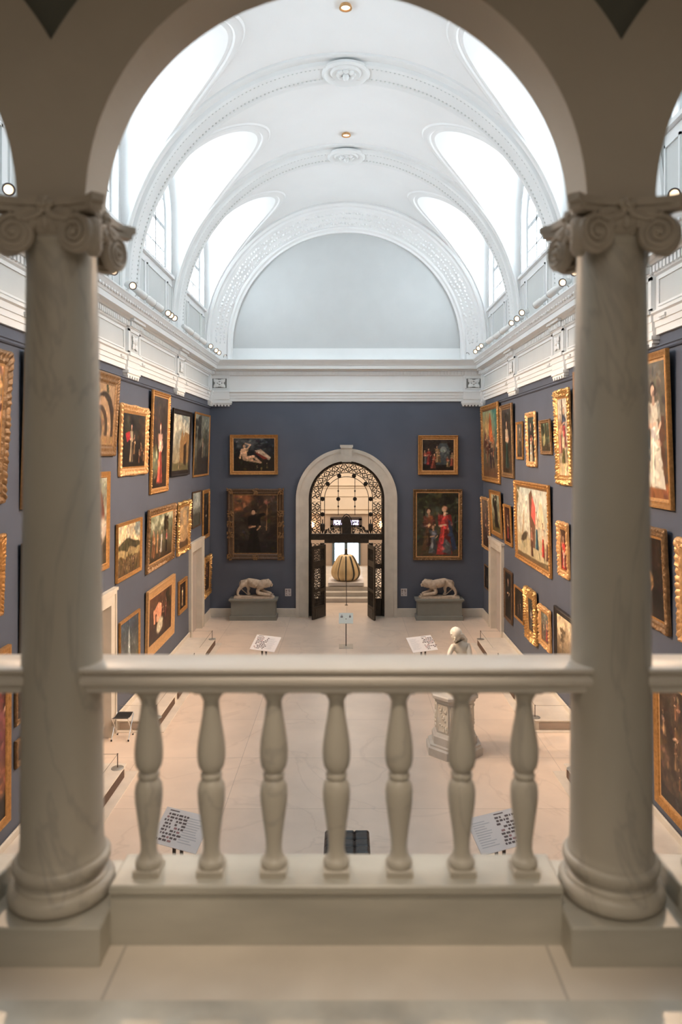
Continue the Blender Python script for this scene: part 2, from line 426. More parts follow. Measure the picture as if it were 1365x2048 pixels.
for sg in (-1, 1):
    edges = [YF]+[v for r_ in RIBS for v in (r_-0.43, r_+0.43)]+[YB-0.43]
    mb = MB(); gp = MB()
    for i in range(0, len(edges), 2):
        q = frieze_panel(edges[i]+0.12, edges[i+1]-0.12, sg); mb.add(q.v, q.f)
        a, b = sorted((sg*(XW-0.05), sg*(XW-0.054))); gp.box(a, b, edges[i]+0.15, edges[i+1]-0.15, 7.77, 8.13)
    tn += 1; t = struct(mb.build('trim_%d' % tn, M_WHITE, fix=False))
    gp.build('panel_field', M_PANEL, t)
    for rb in RIBS+[YB-0.21]:
        w_ = 0.43 if rb < 24 else 0.20
        mb = MB()
        def bx(d0, d1, a, b, z0, z1):
            p, q = sorted((sg*(XW-d0), sg*(XW-d1))); mb.box(p, q, a, b, z0, z1)
        bx(0, 0.10, rb-w_, rb+w_, 7.22, 7.40); bx(0, 0.125, rb-w_-0.02, rb+w_+0.01, 7.27, 7.33)
        for k in range(5): bx(0, 0.10, rb-w_+0.03+k*w_*0.4, rb-w_+0.03+k*w_*0.4+w_*0.22, 7.17, 7.22)
        bx(0.0, 0.11, rb-w_, rb+w_, 7.40, 7.53); bx(0, 0.125, rb-w_, rb+w_, 7.53, 7.64); bx(0, 0.16, rb-w_, rb+w_, 7.64, 7.70)
        bx(0.0, 0.10, rb-w_, rb+w_, 7.70, 8.22)
        if w_ > 0.3:
            for (a, b, z0, z1) in ((rb-w_, rb+w_, 8.15, 8.22), (rb-w_, rb+w_, 7.70, 7.73), (rb-w_, rb-w_+0.10, 7.7, 8.2), (rb+w_-0.10, rb+w_, 7.7, 8.2)):
                bx(0.10, 0.125, a, b, z0, z1)
        bx(0, 0.24, rb-w_, rb+w_, 8.36, 8.42)
        for k in range(8 if w_ > 0.3 else 3): bx(0.10, 0.19, rb-w_+0.01+k*0.11, rb-w_+0.075+k*0.11, 8.245, 8.345)
        bx(0, 0.14, rb-w_, rb+w_, 8.22, 8.36)
        tn += 1; t = struct(mb.build('trim_%d' % tn, M_WHITE, fix=False))
        if w_ > 0.3:
            q = MB(); q.add(rose.v, rose.f); q.xf(Matrix.Translation((sg*(XW-0.13), rb, 7.94)) @ Matrix.Rotation(-sg*PI/2, 4, 'Z') @ Matrix.Diagonal((1.3, 1, 0.85, 1)))
            q.build('rosette', M_WHITE, t, smooth=True, fix=False)
            p, qq = sorted((sg*(XW-0.10), sg*(XW-0.106)))
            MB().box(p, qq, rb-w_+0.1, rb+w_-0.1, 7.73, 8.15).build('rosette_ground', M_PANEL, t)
# corner brackets and rosettes of the back wall
for sg in (-1, 1):
    cx = sg*4.32; mb = MB()
    mb.box(cx-0.40, cx+0.40, YB-0.10, YB, 7.22, 7.40); mb.box(cx-0.42, cx+0.42, YB-0.125, YB, 7.27, 7.33)
    for k in range(7): mb.box(cx-0.38+k*0.11, cx-0.32+k*0.11, YB-0.10, YB, 7.17, 7.22)
    mb.box(cx-0.36, cx+0.34, YB-0.12, YB, 7.40, 7.70); mb.box(cx-0.36, cx+0.34, YB-0.075, YB, 7.70, 8.22)
    for (a, b, z0, z1) in ((-0.28, 0.28, 7.76, 7.79), (-0.28, 0.28, 8.11, 8.14), (-0.28, -0.25, 7.76, 8.14), (0.25, 0.28, 7.76, 8.14)):
        mb.box(cx+a, cx+b, YB-0.10, YB-0.07, z0, z1)
    tn += 1; t = struct(mb.build('trim_%d' % tn, M_WHITE, fix=False))
    q = MB(); q.add(rose.v, rose.f); q.xf(Matrix.Translation((cx, YB-0.10, 7.95)) @ Matrix.Diagonal((1.45, 1, 0.85, 1)))
    q.build('rosette', M_WHITE, t, smooth=True, fix=False)
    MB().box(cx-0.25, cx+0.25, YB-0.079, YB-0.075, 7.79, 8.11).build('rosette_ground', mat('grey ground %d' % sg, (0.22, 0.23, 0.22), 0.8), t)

# ---------------------------------------------------------------- vault with lunette penetrations
RV = XW; PR, PZ = 1.60, 11.72
def vx(z): return math.sqrt(max(0, RV*RV-(z-ZS)**2))
def pw(z):
    if z <= PZ: return PR
    return math.sqrt(max(0, PR*PR-(z-PZ)**2))
ztip = PZ+PR
zl = [ZS+(PZ-ZS)*i/14 for i in range(15)]+[PZ+PR*math.sin(PI/2*i/26) for i in range(1, 27)]
# remaining crown by angle
th_tip = math.asin((ztip-ZS)/RV)
zl += [ZS+RV*math.sin(th_tip+(PI/2-th_tip)*i/16) for i in range(1, 17)]
mb = MB()
def vpt(sg, y, z, off=0.0):
    x = vx(z); nx_, nz_ = x/RV, (z-ZS)/RV
    return (sg*(x-off*nx_), y, z-off*nz_)
edges = [YF]+RIBS+[24.45]
NS = 10
for sg in (-1, 1):
    for bi, yc in enumerate(BAYS):
        ya, yb = (YF-0.3 if bi == 0 else yc-2.2), (yc+2.2 if bi < 4 else YB)
        for side in (-1, 1):
            ye = ya if side < 0 else yb
            for i in range(len(zl)-1):
                w0, w1 = pw(zl[i]) if zl[i] < ztip else 0, pw(zl[i+1]) if zl[i+1] < ztip else 0
                for k in range(NS):
                    f0, f1 = k/NS, (k+1)/NS
                    q = []
                    for (ww, z, f) in ((w0, zl[i], f0), (w0, zl[i], f1), (w1, zl[i+1], f1), (w1, zl[i+1], f0)):
                        yb_ = yc+side*ww; q.append(vpt(sg, ye+(yb_-ye)*f, z))
                    mb.add(q, [(0, 1, 2, 3)])
struct(mb.build('ceiling', M_VAULT, smooth=True))

wn = 0
for sg, side in ((-1, 'left'), (1, 'right')):
    for bi, yc in enumerate(BAYS):
        # soffit and jambs of the penetration, running out to the window wall
        mb = MB()
        path = [(z, pw(z)) for z in zl if z <= ztip+1e-6]
        for s2 in (-1, 1):
            for i in range(len(path)-1):
                (z0, w0), (z1, w1) = path[i], path[i+1]
                mb.add([vpt(sg, yc+s2*w0, z0), (sg*(XW+0.02), yc+s2*w0, z0), (sg*(XW+0.02), yc+s2*w1, z1), vpt(sg, yc+s2*w1, z1)], [(0, 1, 2, 3)])
        # window wall: strip between penetration and window opening
        WR, WZ, WS = 1.36, 11.66, 10.28
        n = 30
        po = [(yc+PR+0.02, WS)]+[(yc+(PR+0.02)*math.cos(PI*i/n), PZ+(PR+0.02)*math.sin(PI*i/n)) for i in range(n+1)]+[(yc-PR-0.02, WS)]
        pi_ = [(yc+WR, WS)]+[(yc+WR*math.cos(PI*i/n), WZ+WR*math.sin(PI*i/n)) for i in range(n+1)]+[(yc-WR, WS)]
        X0, X1 = sg*XW, sg*(XW+0.35)
        for i in range(len(po)-1):
            mb.add([(X0, *po[i]), (X0, *po[i+1]), (X0, *pi_[i+1]), (X0, *pi_[i])], [(0, 1, 2, 3)])
            mb.add([(X0, *pi_[i]), (X0, *pi_[i+1]), (X1, *pi_[i+1]), (X1, *pi_[i])], [(0, 1, 2, 3)])
        a, b = sorted((X0, X1)); mb.box(a, b, yc-PR-0.02, yc+PR+0.02, ZS, WS)
        a, b = sorted((sg*(XW-0.08), sg*XW)); mb.box(a, b, yc-PR, yc+PR, WS-0.07, WS)
        struct(mb.build('wall_%s' % side, M_VAULT, smooth=True))
        # raised moulding round the opening on the vault surface
        mm = MB(); pf = [(0.10, 0.0), (0.13, 0.035), (0.20, 0.045), (0.26, 0.02), (0.30, 0.03), (0.34, 0.0)]
        angs = [(-1, z) for z in [ZS+0.9+(PZ-ZS-0.9)*i/8 for i in range(8)]]
        def out(pt_t, off):
            # pt_t in 0..1 along the outline, off = distance from the edge
            if pt_t < 0.25: z = ZS+0.9+(PZ-ZS-0.9)*pt_t/0.25; return yc-PR-off, z
            if pt_t > 0.75: z = ZS+0.9+(PZ-ZS-0.9)*(1-pt_t)/0.25; return yc+PR+off, z
            a = PI*(1-(pt_t-0.25)/0.5); return yc+(PR+off)*math.cos(a), PZ+(PR+off*0.45)*math.sin(a)
        NN = 80
        def fn(u, v):
            off, h = pf[int(round(v*(len(pf)-1)))]
            yy, zz = out(u, off)
            return vpt(sg, yy, zz, h)
        mm.grid(fn, NN, len(pf)-1)
        tn += 1; struct(mm.build('trim_%d' % tn, M_VAULT, smooth=True))
        # attic panels under the window
        ap = MB(); pf_ = MB()
        for (a0, b0) in ((yc-1.55, yc-1.05), (yc-0.85, yc+0.85), (yc+1.05, yc+1.55)):
            for (p, q, z0, z1) in ((a0, b0, 8.95, 8.99), (a0, b0, 10.0, 10.04), (a0, a0+0.04, 8.95, 10.04), (b0-0.04, b0, 8.95, 10.04)):
                m0, m1 = sorted((sg*XW, sg*(XW-0.03))); ap.box(m0, m1, p, q, z0, z1)
            m0, m1 = sorted((sg*XW, sg*(XW-0.004))); pf_.box(m0, m1, a0+0.04, b0-0.04, 8.99, 10.0)
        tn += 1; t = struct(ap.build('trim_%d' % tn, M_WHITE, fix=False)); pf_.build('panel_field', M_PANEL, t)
        # window
        wn += 1
        wf = MB()
        n = 30
        def ring(r0, r1, x0, x1):
            a_, b_ = sorted((sg*x0, sg*x1))
            pi2 = [(yc+r0, WS)]+[(yc+r0*math.cos(PI*i/n), WZ+r0*math.sin(PI*i/n)) for i in range(n+1)]+[(yc-r0, WS)]
            po2 = [(yc+r1, WS)]+[(yc+r1*math.cos(PI*i/n), WZ+r1*math.sin(PI*i/n)) for i in range(n+1)]+[(yc-r1, WS)]
            for i in range(len(pi2)-1):
                wf.prism([pi2[i], po2[i], po2[i+1], pi2[i+1]], a_, b_, 'x')
        ring(WR-0.09, WR, XW+0.12, XW+0.26); ring(WR, WR+0.10, XW-0.04, XW)
        a_, b_ = sorted((sg*(XW+0.13), sg*(XW+0.25)))
        for ym in (-0.45, 0.45):
            wf.box(a_, b_, yc+ym-0.045, yc+ym+0.045, WS, WZ+math.sqrt(WR*WR-ym*ym)-0.03)
        wf.box(a_, b_, yc-WR+0.05, yc+WR-0.05, 11.45, 11.56); wf.box(a_, b_, yc-WR, yc+WR, WS, WS+0.09)
        for ym in (-0.9, 0.0, 0.9):
            wf.box(a_, b_, yc+ym-0.018, yc+ym+0.018, WS, WZ+math.sqrt(WR*WR-ym*ym)-0.03)
        for zm in (10.87, 12.2):
            hw = WR-0.05 if zm < WZ else math.sqrt(WR*WR-(zm-WZ)**2)-0.03
            wf.box(a_, b_, yc-hw, yc+hw, zm-0.018, zm+0.018)
        t = struct(wf.build('window_%d' % wn, M_WIN, fix=False))
        poly = [(yc+(WR-0.02), WS+0.02)]+[(yc+(WR-0.02)*math.cos(PI*i/n), WZ+(WR-0.02)*math.sin(PI*i/n)) for i in range(n+1)]+[(yc-WR+0.02, WS+0.02)]
        gl = MB(); gl.prism(poly, *sorted((sg*(XW+0.20), sg*(XW+0.205))), 'x'); gl.build('pane', M_PANE, t)

# transverse ribs
def rib(yc, name):
    mb = MB(); n = 64
    prof = [(-0.62, 0.0), (-0.60, 0.04), (-0.52, 0.05), (-0.48, 0.03), (-0.36, 0.03), (-0.33, 0.10), (-0.27, 0.13), (-0.24, 0.10), (0.24, 0.10), (0.27, 0.13), (0.33, 0.10), (0.36, 0.03), (0.48, 0.03), (0.52, 0.05), (0.60, 0.04), (0.62, 0.0)]
    def fn(u, v):
        dy, p = prof[int(round(v*(len(prof)-1)))]; a = PI*u
        z_ = max(-0.45*0, 0)
        return ((RV-p)*math.cos(a), yc+dy, ZS+(RV-p)*math.sin(a))
    mb.grid(fn, n, len(prof)-1)
    for sg in (-1, 1):   # straight foot down to the cornice
        vs = [(sg*(RV-p), yc+dy, ZS) for dy, p in prof]+[(sg*(RV-p), yc+dy, 8.74) for dy, p in prof]
        k = len(prof); mb.add(vs, [(i, i+1, k+i+1, k+i) for i in range(k-1)])
    o = struct(mb.build(name, M_WHITE, smooth=True))
    bd = MB()
    for k in range(1, 150):
        a = PI*k/150
        if abs(a-PI/2) < 0.11: continue
        for dy in (-0.215, 0.215):
            bd.ball(((RV-0.105)*math.cos(a), yc+dy, ZS+(RV-0.105)*math.sin(a)), 0.022, 0.022, 0.022, 6, 4)
    bd.build('bead_row', M_PANEL, o, fix=False)
    md = MB()
    zt = ZS+RV-0.09
    md.lathe([(0.0, 0.0), (0.52, 0.0), (0.52, -0.05), (0.47, -0.09), (0.42, -0.05), (0.34, -0.03), (0.30, -0.07), (0.22, -0.05), (0.0, -0.05)], (0, yc, zt), 40, cap=False)
    for k in range(8):
        a = 2*PI*k/8; md.ball((0.15*math.cos(a), yc+0.15*math.sin(a), zt-0.06), 0.075, 0.075, 0.05, 8, 5)
    md.ball((0, yc, zt-0.09), 0.07, 0.07, 0.10, 10, 6)
    md.build('medallion', M_WHITE, o, smooth=True)
for yc in RIBS: 
    tn += 1; rib(yc, 'trim_%d' % tn)
# carved arch on the back wall (splayed)
mb = MB(); n = 96
prof = [(4.66, 23.86), (4.60, 23.84), (4.54, 23.90), (4.53, 24.02), (4.46, 24.05), (4.44, 24.10), (4.05, 24.50), (4.02, 24.48), (3.97, 24.50), (3.93, 24.58), (3.87, 24.60), (3.87, 24.72)]
def fn(u, v):
    r_, y_ = prof[int(round(v*(len(prof)-1)))]; a = PI*u
    return (r_*math.cos(a), y_, ZS+r_*math.sin(a))
mb.grid(fn, n, len(prof)-1)
for sg in (-1, 1):
    k = len(prof); vs = [(sg*r_, y_, ZS) for r_, y_ in prof]+[(sg*r_, y_, 8.74) for r_, y_ in prof]
    mb.add(vs, [(i, i+1, k+i+1, k+i) for i in range(k-1)])
tn += 1; o = struct(mb.build('trim_%d' % tn, M_VAULT, smooth=True))
rl = MB(); random.seed(5)
for k in range(1, 120):
    a = PI*k/120
    for j in range(3):
        t = 0.2+0.3*j+random.uniform(-0.06, 0.06); r_ = 4.44-0.39*t; y_ = 24.10+0.40*t
        aa = a+random.uniform(-0.006, 0.006)
        s_ = random.uniform(0.035, 0.06)
        rl.ball((r_*math.cos(aa), y_, ZS+r_*math.sin(aa)), s_, s_*0.8, s_, 6, 4)
rl.build('leaf_relief', M_VAULT, o, smooth=True, fix=False)

# ---------------------------------------------------------------- arcade of the balcony
SP = 1.963; AX = [-SP, 0.0, SP]; ra = 0.865; zsp = CZ+0.854
mb = MB(); n = 40
yA, yBk = 2.53, 2.703
ZTOP = 14.0
for cx in AX:
    for i in range(n):
        a0, a1 = PI*i/n, PI*(i+1)/n
        x0, z0, x1, z1 = cx+ra*math.cos(a0), zsp+ra*math.sin(a0), cx+ra*math.cos(a1), zsp+ra*math.sin(a1)
        mb.prism([(x0, z0), (x0, 9.4), (x1, 9.4), (x1, z1)], yA, yBk, 'y')
    for sg in (-1, 1):
        xs = sorted((cx+sg*ra, cx+sg*SP/2)); mb.box(xs[0], xs[1], yA, yBk, zsp, 9.4)
mb.box(-XW, -SP*1.5, yA, yBk, ZB, 9.4); mb.box(SP*1.5, XW, yA, yBk, ZB, 9.4)
mb.box(-XW, XW, yA, yBk, 9.4, ZTOP)
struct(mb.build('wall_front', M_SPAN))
ar = MB(); ro = 1.132
ac = math.acos(SP/2/ro)
angs_ = [ac*i/10 for i in range(10)]+[ac+(PI-2*ac)*i/40 for i in range(41)]+[PI-ac+ac*i/10 for i in range(1, 11)]
for cx in AX:
    for a0, a1 in zip(angs_[:-1], angs_[1:]):
        q = []
        for a in (a0, a1):
            c = abs(math.cos(a)); rr = ro if c*ro < SP/2 else (SP/2)/c
            q.append(((cx+(ra-0.002)*math.cos(a), zsp+(ra-0.002)*math.sin(a)), (cx+rr*math.cos(a), zsp+rr*math.sin(a))))
        ar.prism([q[0][0], q[0][1], q[1][1], q[1][0]], 2.492, yBk+0.002, 'y')
tn += 1; struct(ar.build('trim_%d' % tn, M_ARC))
# balcony room
struct(MB().box(-XW, XW, -3.2, 2.25, ZB-0.3, ZB).build('floor', M_BFLOOR2))
struct(MB().box(-XW, XW, 2.25, 2.72, ZB-0.3, ZB).build('floor', M_BFLOOR))
struct(MB().box(-XW, XW, -3.4, -3.2, ZB, 7.8).build('wall_rear', M_ARC))
struct(MB().box(-XW-0.2, -XW, -3.4, 2.72, ZB, 7.8).build('wall_left', M_ARC))
struct(MB().box(XW, XW+0.2, -3.4, 2.72, ZB, 7.8).build('wall_right', M_ARC))
struct(MB().box(-XW, XW, -3.4, 2.53, 7.8, 8.0).build('ceiling', M_ARC))
struct(MB().box(-XW, XW, YF-0.1, YF, 0, ZB-0.3).build('wall_front', M_BLUE))

# ---------------------------------------------------------------- lobby behind the gate
Y1 = 33.0
struct(MB().box(-3.4, 3.4, YB, 27.07, -0.2, 0).build('floor', M_FLOOR))
mb = MB()
for k in range(3):
    mb.box(-3.4, 3.4, 27.07+k*0.37, Y1, -0.2 if k == 0 else k*0.15, (k+1)*0.15)
struct(mb.build('floor', M_PLAT))
struct(MB().box(-3.4, 3.4, Y1, Y1+0.2, 2.82, 6.0).build('wall_back', M_CREAM))
mb = MB(); mb.box(-3.4, 3.4, Y1, Y1+0.2, 0.0, 0.55); mb.box(-3.4, -0.62, Y1, Y1+0.2, 0.55, 2.82); mb.box(0.62, 3.4, Y1, Y1+0.2, 0.55, 2.82)
mb.box(-0.62, 0.62, Y1, Y1+0.2, 1.52, 2.2); mb.box(-0.62, 0.62, Y1, Y1+0.2, 2.56, 2.82)
struct(mb.build('wall_back', M_TAN))
for sg, nm in ((-1, 'wall_left'), (1, 'wall_right')):
    a, b = sorted((sg*3.4, sg*3.6)); struct(MB().box(a, b, YB+0.35, Y1+0.2, 0, 6.0).build(nm, M_CREAM))
struct(MB().box(-3.6, 3.6, YB+0.35, Y1+0.2, 6.0, 6.2).build('ceiling', M_CREAM))
mb = MB()
for (z0, z1, d) in ((4.10, 4.18, 0.10), (3.98, 4.02, 0.05), (3.60, 3.66, 0.05), (2.82, 2.95, 0.12), (3.02, 3.05, 0.06)):
    mb.box(-3.4, 3.4, Y1-d, Y1, z0, z1)
tn += 1; struct(mb.build('trim_%d' % tn, M_CREAM))
mb = MB(); mb.box(-0.66, -0.55, Y1-0.08, Y1+0.1, 0.5, 1.60); mb.box(0.52, 0.62, Y1-0.08, Y1+0.1, 0.5, 1.60); mb.box(-0.115, 0.035, Y1-0.08, Y1+0.1, 0.5, 1.60)
mb.box(-0.66, 0.62, Y1-0.1, Y1+0.1, 1.52, 1.62)
wn += 1; t = struct(mb.build('window_%d' % wn, mat('slate frame', (0.08, 0.12, 0.15), 0.5)))
MB().box(-0.6, 0.58, Y1+0.1, Y1+0.11, 0.5, 1.55).build('pane', M_PANE2, t)
mb = MB()
mb.box(-0.75, 0.68, Y1-0.06, Y1+0.05, 2.20, 2.30); mb.box(-0.75, 0.68, Y1-0.06, Y1+0.05, 2.52, 2.66); mb.box(-0.75, -0.60, Y1-0.06, Y1+0.05, 2.2, 2.6); mb.box(0.54, 0.68, Y1-0.06, Y1+0.05, 2.2, 2.6)
mb.box(-0.24, 0.14, Y1-0.06, Y1+0.05, 2.3, 2.52)
for k in range(12): mb.box(-0.58+k*0.1, -0.565+k*0.1, Y1-0.04, Y1+0.02, 2.3, 2.52)
wn += 1; t = struct(mb.build('window_%d' % wn, M_DARK)); MB().box(-0.62, 0.56, Y1+0.06, Y1+0.07, 2.2, 2.56).build('pane', M_PANE3, t)
# ================================================================= COLUMNS AND BALUSTRADES
YC = 2.595
def volute(mb, c, ang):
    """scroll hanging at a corner of the capital; ang = direction of the corner"""
    d = Vector((math.cos(ang), math.sin(ang), 0)); nrm = Vector((-d.y, d.x, 0)); up = Vector((0, 0, 1))
    c = Vector(c)
    def P(a, r, s): return c + d*(r*math.cos(a)) + up*(r*math.sin(a)) + nrm*s
    n = 28; hw = 0.020
    prof = [(0.0, hw*0.8), (0.045, hw*0.75), (0.060, hw), (0.066, hw*0.6), (0.066, -hw*0.6), (0.060, -hw), (0.045, -hw*0.75), (0.0, -hw*0.8)]
    vs = [P(2*PI*k/n, r, s) for (r, s) in prof for k in range(n)]
    fs = [(i*n+k, i*n+(k+1) % n, (i+1)*n+(k+1) % n, (i+1)*n+k) for i in range(len(prof)-1) for k in range(n)]
    mb.add(vs, fs)
    for s in (-1, 1):
        pts = []
        for k in range(70):
            t = k/69.0; a = PI*0.75-t*2*PI*2.1; pts.append(P(a, 0.058*(1-t*0.80), s*hw*0.95))
        mb.tube(pts, 0.0075, 6)
        e = P(0, 0, s*hw*0.95); mb.ball(e, 0.014, 0.014, 0.014, 8, 6)
    # band sweeping back up to the abacus
    pts = [P(PI*0.55, 0.055, 0), c-d*0.05+up*0.075, c-d*0.12+up*0.075]
    mb.tube(pts, 0.03, 8, taper=[0.028, 0.024, 0.02])
def make_column(x, label):
    t = thing('column', label, 'column', (x, YC, ZB), group='columns of the balcony arcade')
    p = MB().bbox(-0.202, 0.202, -0.202, 0.202, 0, 0.130, 0.006); p.build('plinth', M_PARA, t)
    b = MB(); b.lathe([(0.165, 0.130), (0.176, 0.137), (0.182, 0.155), (0.180, 0.176), (0.168, 0.190), (0.157, 0.193), (0.157, 0.200), (0.147, 0.208), (0.145, 0.222), (0.152, 0.231), (0.160, 0.233), (0.160, 0.238), (0.166, 0.247), (0.166, 0.262), (0.158, 0.272), (0.150, 0.275)], n=64, cap=False)
    b.build('base', M_COL, t, smooth=True)
    s = MB(); pr = [(0.150, 0.270), (0.150, 0.283), (0.1455, 0.290), (0.1420, 0.310), (0.1405, 0.35)]
    for k in range(1, 25):
        q = k/24; z = 0.35+(2.40-0.35)*q; pr.append((0.1405-0.021*q**1.5, z))
    pr += [(0.1200, 2.415), (0.124, 2.42), (0.128, 2.428), (0.128, 2.438), (0.123, 2.445), (0.118, 2.447)]
    s.lathe(pr, n=64, cap=False); s.build('shaft', M_COL, t, smooth=True)
    c = MB()
    c.lathe([(0.118, 2.440), (0.125, 2.447), (0.145, 2.465), (0.156, 2.485), (0.150, 2.505), (0.120, 2.512)], n=64, cap=False)
    for k in range(20):
        a = 2*PI*k/20; c.ball((0.148*math.cos(a), 0.148*math.sin(a), 2.480), 0.017, 0.017, 0.024, 8, 6)
    # concave sided abacus
    def abx(h, b0, b1, z0, z1):
        out = []
        for k in range(4):
            a = PI/4+k*PI/2; cx, cy = h*math.cos(a)*1.414, h*math.sin(a)*1.414
            d = Vector((math.cos(a+PI/2), math.sin(a+PI/2)))
            out.append((cx-d.x*0.022, cy-d.y*0.022)); out.append((cx+d.x*0.022, cy+d.y*0.022))
            a2 = a+PI/2; nx, ny = h*math.cos(a2)*1.414, h*math.sin(a2)*1.414
            for j in range(1, 8):
                f = j/8.0; px, py = cx+(nx-cx)*f, cy+(ny-cy)*f; am = a+PI/4; dip = b0*math.sin(PI*f)
                out.append((px-math.cos(am)*dip, py-math.sin(am)*dip))
        c.prism(out, z0, z1)
    abx(0.185, 0.045, 0, 2.512, 2.534); abx(0.195, 0.045, 0, 2.534, 2.560)
    c.build('capital', M_CAP, t, smooth=True, fix=False)
    for k in range(4):
        a = PI/4+k*PI/2; v = MB(); r = 0.195
        for s_ in (-1, 1):
            b_ = a+s_*R(30); volute(v, (0.232*math.cos(a)-0.060*math.cos(b_), 0.232*math.sin(a)-0.060*math.sin(b_), 2.440), b_)
        v.build('volute', M_CAP, t, smooth=True, fix=False)
    f = MB()
    for k in range(4):
        a = k*PI/2-PI/2; cx, cy = 0.155*math.cos(a), 0.155*math.sin(a); dx, dy = -math.sin(a), math.cos(a)
        for j in range(5):
            b_ = PI/2+2*PI*j/5
            f.ball((cx+dx*0.018*math.cos(b_), cy+dy*0.018*math.cos(b_), 2.532+0.018*math.sin(b_)), 0.014, 0.014, 0.014, 8, 6)
        f.ball((cx+0.012*math.cos(a), cy+0.012*math.sin(a), 2.532), 0.011, 0.011, 0.011, 8, 6)
        for s_ in (-1, 1):
            pts = [(cx+dx*s_*q, cy+dy*s_*q, 2.508-0.02*math.sin(PI*(q-0.01)/0.12)) for q in (0.01, 0.03, 0.06, 0.09, 0.12)]
            f.tube(pts, 0.011, 6)
    f.build('fleuron', M_CAP, t, smooth=True, fix=False)
    return t
for x, lb in ((-SP/2, 'marble column with scrolled capital at the left end of the middle balustrade'),
              (SP/2, 'marble column with scrolled capital at the right end of the middle balustrade'),
              (-SP*1.5, 'marble column with scrolled capital at the far left end of the balcony'),
              (SP*1.5, 'marble column with scrolled capital at the far right end of the balcony')):
    make_column(x, lb)

def baluster_mb(x):
    b = MB()
    b.lathe([(0.048, 0), (0.048, 0.026)], (x, 2.58, 4.112), 4, True)
    b.v = [((v[0]-x)*1.0+x, v[1], v[2]) for v in b.v]
    b = MB(); z0 = 4.112
    b.bbox(x-0.046, x+0.046, 2.534, 2.626, z0, z0+0.022, 0.003)
    pr = [(0.044, .022), (0.047, .030), (0.046, .042), (0.040, .050), (0.034, .056), (0.031, .066), (0.028, .080), (0.029, .11), (0.034, .15), (0.041, .20), (0.0475, .25), (0.0490, .285), (0.046, .310), (0.036, .326), (0.031, .332),
          (0.037, .336), (0.0385, .345), (0.035, .353), (0.031, .356), (0.036, .362), (0.045, .376), (0.0495, .400), (0.0500, .43), (0.047, .465), (0.040, .51), (0.033, .55), (0.0285, .585), (0.027, .605), (0.031, .612), (0.032, .618), (0.036, .622), (0.044, .636), (0.048, .646)]
    b.lathe(pr, (x, 2.58, z0), 40, cap=False)
    b.bbox(x-0.052, x+0.052, 2.528, 2.632, z0+0.645, z0+0.652, 0.001)
    return b
def balustrade(cx, label, solid=False):
    t = thing('balustrade', label, 'balustrade', (cx, 2.58, ZB), group='balustrades between the columns')
    def bd(mb, name, m, sm=True):
        o = mb.build(name, m, t, smooth=sm); o.matrix_parent_inverse = Matrix.Translation((-cx, -2.58, -ZB)); return o
    hw = SP/2-0.202
    p = MB(); p.box(cx-hw, cx+hw, 2.50, 2.68, ZB, 4.085); p.bbox(cx-hw, cx+hw, 2.488, 2.692, 4.085, 4.112, 0.006)
    bd(p, 'plinth_course', M_PARA, False)
    pr = [(2.52, 4.764), (2.515, 4.775), (2.515, 4.787), (2.505, 4.790), (2.498, 4.800), (2.496, 4.812), (2.500, 4.822), (2.510, 4.828), (2.508, 4.833), (2.495, 4.838), (2.490, 4.846), (2.492, 4.853), (2.500, 4.8565),
          (2.67, 4.8565), (2.680, 4.852), (2.682, 4.843), (2.676, 4.836), (2.664, 4.83), (2.672, 4.82), (2.670, 4.79), (2.655, 4.785), (2.652, 4.764)]
    hw = SP/2-0.095
    n = len(pr); vs = [(cx-hw, y, z) for y, z in pr]+[(cx+hw, y, z) for y, z in pr]
    # cut the ends at a slight return
    fs = [tuple(range(n)), tuple(range(2*n-1, n-1, -1))]+[(i, (i+1) % n, n+(i+1) % n, n+i) for i in range(n)]
    r = MB().add(vs, fs); bd(r, 'handrail', M_RAIL, True)
    for k in range(-3, 4):
        bd(baluster_mb(cx+k*0.2227), 'baluster', M_COL)
    return t
balustrade(0.0, 'middle stone balustrade with seven turned balusters between the two columns')
balustrade(-SP, 'stone balustrade to the left of the left column, cut by the picture edge')
balustrade(SP, 'stone balustrade to the right of the right column, cut by the picture edge')

